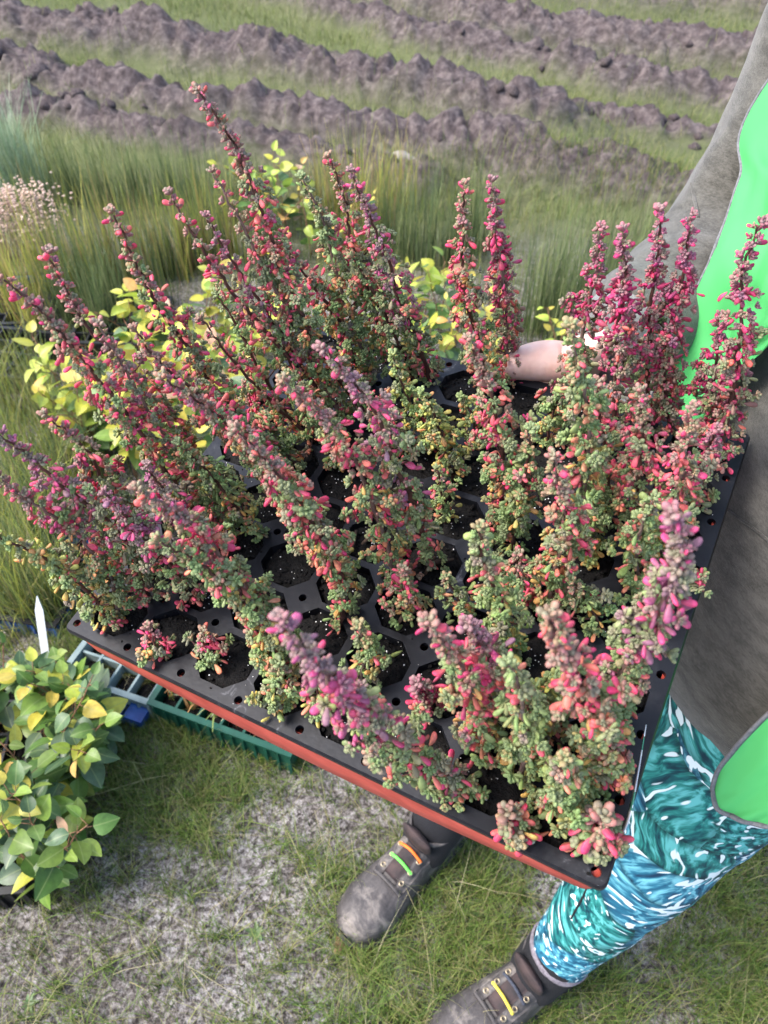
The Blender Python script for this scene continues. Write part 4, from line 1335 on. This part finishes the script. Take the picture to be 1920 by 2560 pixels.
for H_ in (HL, HRt):
    a_, b_ = V3(H_[4]), V3(H_[5])
    P_, R_ = spline([a_ + (a_ - b_) * .25, a_, b_, b_ + V3((0, 0, -.02))], [(.0425,) * 2, (.0445,) * 2, (.043,) * 2, (.040,) * 2], 16)
    part('sock', loft(P_, R_, 32, ref=V3((1, 0, 0)), wob=.0025, wfreq=40), M['sock'])
    ax_ = (a_ - b_).normalized()
    P_, R_ = spline([a_ - ax_ * .006, a_, a_ + ax_ * .004], [(.0455,) * 2, (.0475,) * 2, (.0455,) * 2], 7)
    part('ankle_hem', loft(P_, R_, 36, ref=V3((1, 0, 0)), wob=.0015, wfreq=60), M['hem'], lg)

# ================================================================ plants and trays standing on the field
# ---- broad-leaved seedlings
def broad_leaf(fold=.25, droop=.25, nl=7, wd=.31):
    vs, fs = [], []
    for i in range(nl):
        t = i / (nl - 1)
        w = wd * (math.sin(math.pi * min(1, t * .93 + .06)) ** .75) * (1.12 - .35 * t) if 0 < i < nl - 1 else .012
        z = -droop * t * t
        vs += [V3((-w, t, z + fold * w)), V3((-w * .5, t, z + fold * w * .42)), V3((0, t, z)), V3((w * .5, t, z + fold * w * .42)), V3((w, t, z + fold * w))]
    for i in range(nl - 1):
        for k in range(4):
            fs.append((i * 5 + k, i * 5 + k + 1, i * 5 + 6 + k, i * 5 + 5 + k))
    return vs, fs
m, nt, b = mat('broad_leaf', .42, .45)
oi = N(nt, 'ObjectInfo')
tcg = N(nt, 'TexCoord').outputs['Object']
f1 = noise_tex(nt, 3.0, 4, .6, vec=tcg)
hs = N(nt, 'HueSaturation')
hs.inputs['Hue'].default_value = .5
mr = N(nt, 'MapRange'); nt.links.new(f1, mr.inputs[0]); mr.inputs[1].default_value = .3; mr.inputs[2].default_value = .7; mr.inputs[3].default_value = .72; mr.inputs[4].default_value = 1.28
nt.links.new(mr.outputs[0], hs.inputs['Value']); nt.links.new(oi.outputs['Color'], hs.inputs['Color'])
sx = N(nt, 'SeparateXYZ'); nt.links.new(tcg, sx.inputs[0])
ab = N(nt, 'Math', operation='ABSOLUTE'); nt.links.new(sx.outputs[0], ab.inputs[0])
vein = ramp(nt, ab.outputs[0], [(.008, 1.0), (.03, 0.0)])
vm2 = N(nt, 'Math', operation='MULTIPLY'); nt.links.new(vein, vm2.inputs[0]); vm2.inputs[1].default_value = .35
lc = mixc(nt, vm2.outputs[0], hs.outputs[0], (.34, .40, .16))
nt.links.new(lc, b.inputs['Base Color'])
tr = N(nt, 'BsdfTranslucent'); nt.links.new(lc, tr.inputs[0])
mx = N(nt, 'MixShader'); mx.inputs[0].default_value = .33
nt.links.new(b.outputs[0], mx.inputs[1]); nt.links.new(tr.outputs[0], mx.inputs[2]); nt.links.new(mx.outputs[0], nt.nodes['Material Output'].inputs[0])
M['broad'] = m
M['twig'] = noisy('woody_stem', (.11, .05, .028), (.24, .12, .06), 90, .7, .3, .0008)
BL = [new_mesh('leaf', *broad_leaf(f_, d_, 7, w_), M['broad']) for f_, d_, w_ in ((.18, .2, .36), (.35, .35, .40), (.1, .08, .33), (.25, .5, .41), (.4, .12, .35))]
YOUNG = [(.50, .48, .07), (.54, .44, .08), (.38, .46, .07), (.44, .46, .07), (.60, .36, .10), (.56, .34, .22)]
OLDER = [(.075, .155, .035), (.10, .19, .04), (.07, .13, .055), (.15, .24, .04), (.20, .28, .05), (.09, .15, .075)]
def broad_plant(x, y, h, leaves, L, yel, seed, label, group, lean=(0, 0)):
    g = random.Random(seed)
    z0 = gz(x, y)
    base = V3((x, y, z0))
    pl = thing('leafy_seedling', label, 'plant', base, group)
    for sidx in range(g.choice((1, 2, 2))):
        n = 9
        lx, ly = lean[0] + g.gauss(0, .06), lean[1] + g.gauss(0, .06)
        sp_ = [V3((lx * (k / n) ** 1.5 + g.gauss(0, .002), ly * (k / n) ** 1.5 + g.gauss(0, .002), h * k / n * g.uniform(.97, 1.0))) for k in range(n + 1)]
        link('stem', new_mesh('stem', *tube(sp_, .0022, .0010, 6), M['twig']), pl)
        ang = g.uniform(0, 6.3)
        m_ = leaves // (2 if sidx else 1)
        for q in range(m_):
            t = .22 + .78 * (q / max(1, m_ - 1))
            i = min(n - 1, int(t * n)); p = sp_[i].lerp(sp_[i + 1], t * n - i)
            ang += 2.4 + g.gauss(0, .3)
            top = max(0, (t - .45) / .55)
            el = g.gauss(.15 + .35 * top, .3)
            d = V3((math.cos(ang) * math.cos(el), math.sin(ang) * math.cos(el), math.sin(el)))
            pet = L * g.uniform(.18, .4)
            e = p + d * pet
            link('petiole', new_mesh('petiole', *tube([p, e], .0008, .0006, 4), M['twig']), pl)
            col = g.choice(YOUNG if g.random() < .3 else YOUNG[:4]) if g.random() < yel * (.35 + .85 * top) else g.choice(OLDER)
            o = bpy.data.objects.new('leaf', g.choice(BL)); o.parent = pl
            s = L * g.uniform(.65, 1.15) * (1 - .35 * max(0, (t - .85) / .15))
            up = V3((g.gauss(0, .6), g.gauss(0, .6), 1)).normalized()
            xa = d.cross(up).normalized(); za = xa.cross(d)
            mm = Matrix((xa, d, za)).transposed().to_4x4(); mm.translation = e
            o.matrix_basis = mm @ Matrix.Diagonal((s * g.uniform(.85, 1.2), s, s, 1))
            o.color = (*jit(col, g, .2), 1); COL.objects.link(o)
    return pl
G1 = 'leafy seedlings beside the green tray'
spots = [(20, 1420), (90, 1400), (150, 1440), (30, 1520), (110, 1520), (185, 1500), (20, 1620), (90, 1620), (40, 1730), (95, 1715), (10, 1830), (-60, 1500), (-60, 1640), (-70, 1780)]
look = ['in the tray corner behind the stake label', 'next to the white stake label', 'under the held tray corner', 'with a pink bud leaf', 'in the middle of the tray of pots', 'leaning out towards the blue pots', 'with dark green lower leaves', 'with broad blue-green leaves', 'with one bright yellow leaf', 'with a curled pale leaf over bare sand', 'drooping over the black pot', 'at the outer side of its tray', 'with crowded green leaves', 'beside the last black pot']
for k, (xd, yd) in enumerate(spots):
    p = at(xd, yd, z=.20)
    broad_plant(p.x, p.y, random.uniform(.22, .31), random.choice((26, 30, 34)), .046, .2, 200 + k, 'leafy seedling ' + look[k], G1)
G2 = 'yellow-green leafy seedlings behind the held tray'
k = 0
for (xd, yd) in [(130, 810), (190, 770), (200, 860), (260, 700), (280, 790), (300, 880), (330, 720), (360, 640), (370, 820), (400, 740), (430, 640), (440, 850), (460, 720), (500, 780), (480, 640), (420, 900), (340, 900), (540, 700), (230, 820), (310, 840), (470, 800), (520, 860), (400, 680), (300, 650), (150, 880), (250, 900)]:
    p = at(xd, yd, z=.22)
    broad_plant(p.x, p.y, random.uniform(.22, .32), random.choice((16, 20)), .058, .88, 300 + k, 'yellow-green leafy seedling in the bed beyond the tray corner', G2); k += 1
G3 = 'leafy seedlings by the tall rushes'
for (xd, yd) in [(870, 600), (920, 570), (960, 620), (900, 660), (990, 660), (940, 700), (1040, 690), (1090, 650), (1130, 710), (1180, 720), (1060, 600), (860, 680), (1230, 700)]:
    p = at(xd, yd, z=.22)
    broad_plant(p.x, p.y, random.uniform(.22, .30), 16, .054 if xd < 1020 else .036, .6 if xd < 1020 else .95, 300 + k, 'leafy seedling growing between the held tray and the tall rushes', G3); k += 1
G4 = 'leafy seedlings at the foot of the furrow'
for (xd, yd) in [(545, 370), (580, 345), (610, 380), (640, 360), (600, 420), (560, 430), (660, 420)]:
    p = at(xd, yd, z=.22)
    broad_plant(p.x, p.y, random.uniform(.22, .30), 16, .055, .75, 300 + k, 'yellow leafy seedling at the foot of the nearest furrow', G4); k += 1

# ---- rush and reed clumps
def clump(name, xd, yd, n, h, spread, cols, width, lean, label, group, seed, seg=3):
    p = at(xd, yd, z=0)
    g = np.random.default_rng(seed)
    z0 = gz(p.x, p.y)
    rr = np.abs(g.normal(0, spread, n)); th = g.uniform(0, 6.283, n)
    b_ = np.stack([rr * np.cos(th), rr * np.sin(th), np.zeros(n)], 1)
    t = thing(name, label, 'plant', (p.x, p.y, z0 - .005), group)
    o = blades('culms', b_, h * np.clip(g.normal(.72, .24, n), .2, 1.25), width, pick(n, cols, g), lean, seg, parent=t, seed=seed, curl=.6)
    o['kind'] = 'stuff'
    return t
DARK = [(.09, .14, .05), (.13, .18, .07), (.18, .22, .09), (.08, .11, .05), (.24, .26, .11)]
YEL = [(.40, .40, .08), (.46, .42, .10), (.28, .33, .07), (.48, .36, .13), (.18, .22, .06), (.30, .20, .10)]
sd_ = 500
for (xd, yd, h, lab, grp) in [
    *[(x, y, .36, 'fine dark green rush clump left of the yellow-green seedlings', 'rush clumps beside the seedling bed') for x, y in ((190, 655), (255, 680), (320, 660), (225, 610), (290, 600), (360, 590), (420, 575), (470, 560), (150, 700), (230, 730))],
    *[(x, y, .34, 'fine green rush clump at the foot of the first furrow', 'rush clumps under the furrow') for x, y in ((160, 440), (230, 450), (300, 440), (370, 440), (430, 450), (500, 470), (90, 470), (560, 500))],
    *[(x, y, .40, 'slender green rush clump behind the tallest pink shoots', 'rush clumps in the middle') for x, y in ((880, 560), (930, 575), (985, 565), (1020, 540), (830, 530))],
    *[(x, y, .46, 'tall soft green rush clump beside the grey sleeve', 'rush clumps by the sleeve') for x, y in ((1160, 720), (1210, 735), (1265, 730), (1320, 720), (1375, 700), (1190, 680), (1250, 680), (1310, 670), (1360, 655), (1420, 680))],
]:
    clump('rush_clump', xd, yd, 150, h * .85, .050, DARK, .0030, .16, lab, grp, sd_); sd_ += 1
for (xd, yd, h, lab, grp) in [
    *[(x, y, .36, 'clump of upright yellow reed stems in front of the green rushes', 'yellow reed clumps by the trays') for x, y in ((45, 690), (100, 660), (150, 640), (200, 625), (250, 610), (300, 600), (355, 590), (410, 585), (455, 570), (500, 560), (80, 730))],
    *[(x, y, .34, 'clump of pale yellow reeds below the grey driftwood', 'yellow reed clumps under the furrow') for x, y in ((730, 450), (775, 455), (820, 460), (865, 450), (690, 470), (770, 520), (830, 510))],
    *[(x, y, .26, 'low yellow-green reed tuft at the grassy edge', 'low reed tufts') for x, y in ((40, 1230), (20, 1290), (100, 1280), (60, 1340), (130, 1330), (90, 1190), (30, 1130), (120, 1130), (60, 1060), (150, 1050), (40, 990), (130, 960), (220, 1000), (10, 900), (90, 880))],
]:
    low = h < .3
    clump('reed_clump', xd, yd, 80 if not low else 260, h, .045, YEL if not low else YEL[:1] + YEL[2:3] + DARK[:3] + [(.30, .26, .12)], .0040 if not low else .0028, .15 if not low else .35, lab, grp, sd_); sd_ += 1
clump('feathery_shrub', 45, 430, 700, .40, .06, [(.26, .36, .22), (.32, .40, .26), (.20, .30, .17), (.40, .46, .32)], .0042, .30, 'silvery green feathery shrub at the edge under the furrow', None, sd_)
clump('feathery_shrub', -40, 400, 500, .36, .06, [(.30, .38, .26), (.36, .42, .32), (.50, .52, .46)], .0042, .32, 'paler feathery shrub partly hidden by the silvery green one', None, sd_ + 1)
M['dry'] = noisy('dry_flower', (.42, .28, .21), (.62, .46, .38), 60, .9, 0)
for q, (xd, yd) in enumerate(((20, 570), (70, 560), (115, 560))):
    t = clump('dry_flower_bush', xd, yd, 120, .24, .05, [(.20, .14, .09), (.28, .20, .14)], .002, .28, 'dry pinkish tan flower bush among the yellow reeds', 'dry flower bushes', sd_ + 5 + q)
    vv, ff = [], []
    for _ in range(420):
        a_ = random.uniform(0, 6.3); r = abs(random.gauss(0, .055)); h = random.uniform(.12, .27)
        add_lump(ICO, vv, ff, V3((r * math.cos(a_), r * math.sin(a_), h)), random.uniform(.0025, .0055), 1.3)
    o = link('flower_heads', new_mesh('flower_heads', vv, ff, M['dry'], False), t); o['kind'] = 'stuff'

# ---- trays of pots standing on the sand
M['green_plastic'] = noisy('green_plastic', (.003, .045, .026), (.006, .07, .042), 30, .45, .15, .001)
M['grey_plastic'] = noisy('grey_green_plastic', (.13, .18, .18), (.21, .27, .26), 30, .5, .15, .001)
M['blue_plastic'] = noisy('blue_plastic', (.012, .06, .26), (.025, .11, .40), 30, .45, .15, .001)
M['pot_black'] = noisy('black_pot_plastic', (.005, .0055, .006), (.014, .014, .016), 40, .5, .15, .001)
M['tray_soil'] = noisy('tray_soil', (.02, .015, .012), (.07, .055, .045), 120, .95, .6, .004)
def pot_tray(p0, p1, depth, h, nu_, nv_, rim, body_m, label, pots=None, zoff=0.0):
    """Tray from corner p0 to p1 along its front, going back by depth; parts: walls, dividers, soil, pots."""
    d = (p1 - p0); L = d.length; rot = math.atan2(d.y, d.x)
    z0 = min(gz(p0.x, p0.y), gz(p1.x, p1.y)) + zoff
    t = thing('pot_tray', label, 'tray', (p0.x, p0.y, z0)); t.rotation_euler.z = rot
    th = .004
    for (c, sx_, sy_) in (((L / 2, 0, h / 2), L, th), ((L / 2, depth, h / 2), L, th), ((0, depth / 2, h / 2), th, depth - th), ((L, depth / 2, h / 2), th, depth - th)):
        link('wall', new_mesh('wall', *box(c, sx_, sy_, h), body_m, False), t)
    v, f = [], []
    fr_ = merge([box((L / 2, -.004, h + .002), L + .016, .012, .005), box((L / 2, depth + .004, h + .002), L + .016, .012, .005), box((-.004, depth / 2, h + .002), .012, depth - .004, .005), box((L + .004, depth / 2, h + .002), .012, depth - .004, .005)])
    link('rim', new_mesh('rim', *fr_, rim, False), t)
    for i in range(1, nu_): link('divider', new_mesh('divider', *box((L * i / nu_, depth / 2, h - .012), .005, depth - .006, .026), rim, False), t)
    for j in range(1, nv_): link('divider', new_mesh('divider', *box((L / 2, depth * j / nv_, h - .0125), L - .006, .005, .0255), rim, False), t)
    for i in range(nu_):
        for j in range(nv_):
            o = link('soil', soils[(i + j * 3) % 7], t, (L * (i + .5) / nu_, depth * (j + .5) / nv_, h - .016)); o.scale = (L / nu_ / PU * 1.05, depth / nv_ / PV * 1.05, 2)
    if pots:
        for i in range(nu_):
            w = L / nu_ * .86
            for y_ in (-.008,):
                a_ = V3((L * (i + .5) / nu_, .012, 0))
                vv = [a_ + V3((sx_ * w / 2 * k, sy_ * .020 * k + (-.026), z_)) for z_, k in ((.004, .82), (h * .62, 1.0)) for sx_, sy_ in ((-1, -1), (1, -1), (1, 1), (-1, 1))]
                link('pot', new_mesh('pot', vv, [(3, 2, 1, 0), (4, 5, 6, 7), (0, 1, 5, 4), (1, 2, 6, 5), (2, 3, 7, 6), (3, 0, 4, 7)], pots, False), t)
    # ribs on the front
    for i in range(nu_ * 2 + 1):
        link('rib', new_mesh('rib', *box((L * i / (nu_ * 2), -.0045, h * .45), .006, .005, h * .8), body_m, False), t)
    return t
ga, gb = at(352, 1565, z=.0), at(634, 1672, z=.0)
gt = pot_tray(ga, gb, .20, .085, 6, 4, M['green_plastic'], M['green_plastic'], 'dark green plastic cell tray on the sand below the red carrier')
ba, bb = at(165, 1495, z=.0), at(338, 1555, z=.0)
pot_tray(ba, bb, .22, .075, 4, 4, M['grey_plastic'], M['grey_plastic'], 'grey-green cell tray with blue pots next to the dark green tray', M['blue_plastic'])
pot_tray(at(-60, 1345, z=0), at(130, 1375, z=0), .24, .05, 4, 4, M['pot_black'], M['blue_plastic'], 'blue plastic crate of pots among the low reed tufts')
pot_tray(at(-100, 1960, z=0), at(75, 1945, z=0), .42, .075, 3, 6, M['pot_black'], M['pot_black'], 'black plastic tray of pots holding the leafy seedlings')
pot_tray(at(-100, 735, z=0), at(95, 725, z=0), .30, .05, 5, 5, M['pot_black'], M['blue_plastic'], 'black and blue pot tray below the yellow reeds')
pot_tray(at(160, 770, z=0), at(330, 775, z=0), .26, .06, 5, 5, M['pot_black'], M['pot_black'], 'black pot tray half hidden under the rush clumps')
pot_tray(at(-100, 830, z=0), at(60, 850, z=0), .22, .06, 4, 4, M['pot_black'], M['pot_black'], 'small black pot tray lying in long grass')
# strappy seedlings in the green tray
g = np.random.default_rng(77)
dd = (gb - ga).normalized(); dn = V3((-dd.y, dd.x, 0)); LL = (gb - ga).length
for i in range(6):
    for j in range(2):
        c = ga + dd * (LL * (i + .5) / 6) + dn * (.20 * (j + .5) / 4)
        t = thing('strappy_seedling', 'pale striped strap-leaved seedling in the dark green tray', 'seedling', (c.x, c.y, gz(ga.x, ga.y) + .068), 'strap-leaved seedlings in the green tray')
        n = 9
        o = blades('leaves', np.zeros((n, 3)) + g.normal(0, .004, (n, 3)) * [1, 1, 0], g.uniform(.035, .06, n), .006, pick(n, [(.46, .46, .16), (.30, .36, .10), (.55, .54, .30), (.50, .26, .10)], g), .7, 4, parent=t, seed=600 + i * 3 + j)
        o['kind'] = 'stuff'
# stake label among the leafy seedlings
sp0 = at(92, 1372, z=.12); 
vv, ff = [], []
top = at(80, 1288, depth=(sp0 - V3((0, 0, CAM_H))).dot(V3((0, math.cos(PITCH), -math.sin(PITCH)))) - .05)
axis = (top - sp0); bs = V3((sp0.x, sp0.y, gz(sp0.x, sp0.y))); base_ = sp0 - axis * 1.4
for k, w in ((0, .004), (.3, .008), (.85, .008), (1, .0006)):
    p = base_.lerp(top, k)
    for s_ in (-1, 1):
        for e_ in (-.0006, .0006): vv.append(p + V3((s_ * w, e_, 0)) - base_)
for k in range(3):
    for q in ((0, 1), (1, 3), (3, 2), (2, 0)): ff.append((k * 4 + q[0], k * 4 + q[1], k * 4 + 4 + q[1], k * 4 + 4 + q[0]))
ff += [(0, 2, 3, 1), (12, 13, 15, 14)]
tag(link('stake_label', new_mesh('stake_label', vv, ff, M['label_white'], False), None, base_), 'white pointed stake label sticking up among the leafy seedlings', 'plant label')

# ---- bits on the ground
M['grey_wood'] = noisy('weathered_wood', (.16, .14, .13), (.34, .31, .29), 40, .9, .5, .004)
p = [at(835, 352, z=.04), at(865, 350, z=.05), at(905, 356, z=.04)]
P_, R_ = spline(p, [(.03, .025), (.045, .035), (.02, .018)], 14)
tag(link('driftwood', new_mesh('driftwood', *loft(P_, R_, 14, wob=.008, wfreq=20, origin=p[0]), M['grey_wood']), None, p[0]), 'short weathered grey piece of driftwood at the end of the furrow', 'wood')
M['red_bark'] = noisy('reddish_bark', (.16, .08, .05), (.34, .20, .14), 60, .9, .4, .002)
p = [at(742, 1998, z=.012), at(737, 2030, z=.012), at(728, 2062, z=.008)]
P_, R_ = spline(p, [(.004, .006), (.005, .009), (.003, .006)], 10)
tag(link('bark_strip', new_mesh('bark_strip', *loft(P_, R_, 8, wob=.0015, wfreq=80, origin=p[0]), M['red_bark']), None, p[0]), 'reddish strip of bark lying by the boot with green lace', 'bark')
# small broad-leaved weeds in the sand
WL = new_mesh('leaf', *broad_leaf(.3, .1, 6, .2), M['broad'])
for q, (xd, yd, lab) in enumerate(((555, 2015, 'small green weed rosette growing on bare sand'), (60, 2170, 'pale jagged weed at the sandy edge beneath the leafy seedlings'), (1000, 2060, 'round-leaved weed in the lush grass between the boots'),)):
    p = at(xd, yd, z=0)
    t = thing('weed', lab, 'weed', (p.x, p.y, gz(p.x, p.y)), None)
    g = random.Random(q)
    for k in range(7):
        a_ = 2 * math.pi * k / 7 + g.gauss(0, .2)
        d = V3((math.cos(a_), math.sin(a_), .35)).normalized(); xa = d.cross(V3((0, 0, 1))).normalized()
        mm = Matrix((xa, d, xa.cross(d))).transposed().to_4x4(); s = g.uniform(.010, .022)
        o = bpy.data.objects.new('leaf', WL); o.parent = t; o.matrix_basis = mm @ Matrix.Diagonal((s, s, s, 1)); o.color = (*jit((.13, .20, .08), g, .3), 1); COL.objects.link(o)
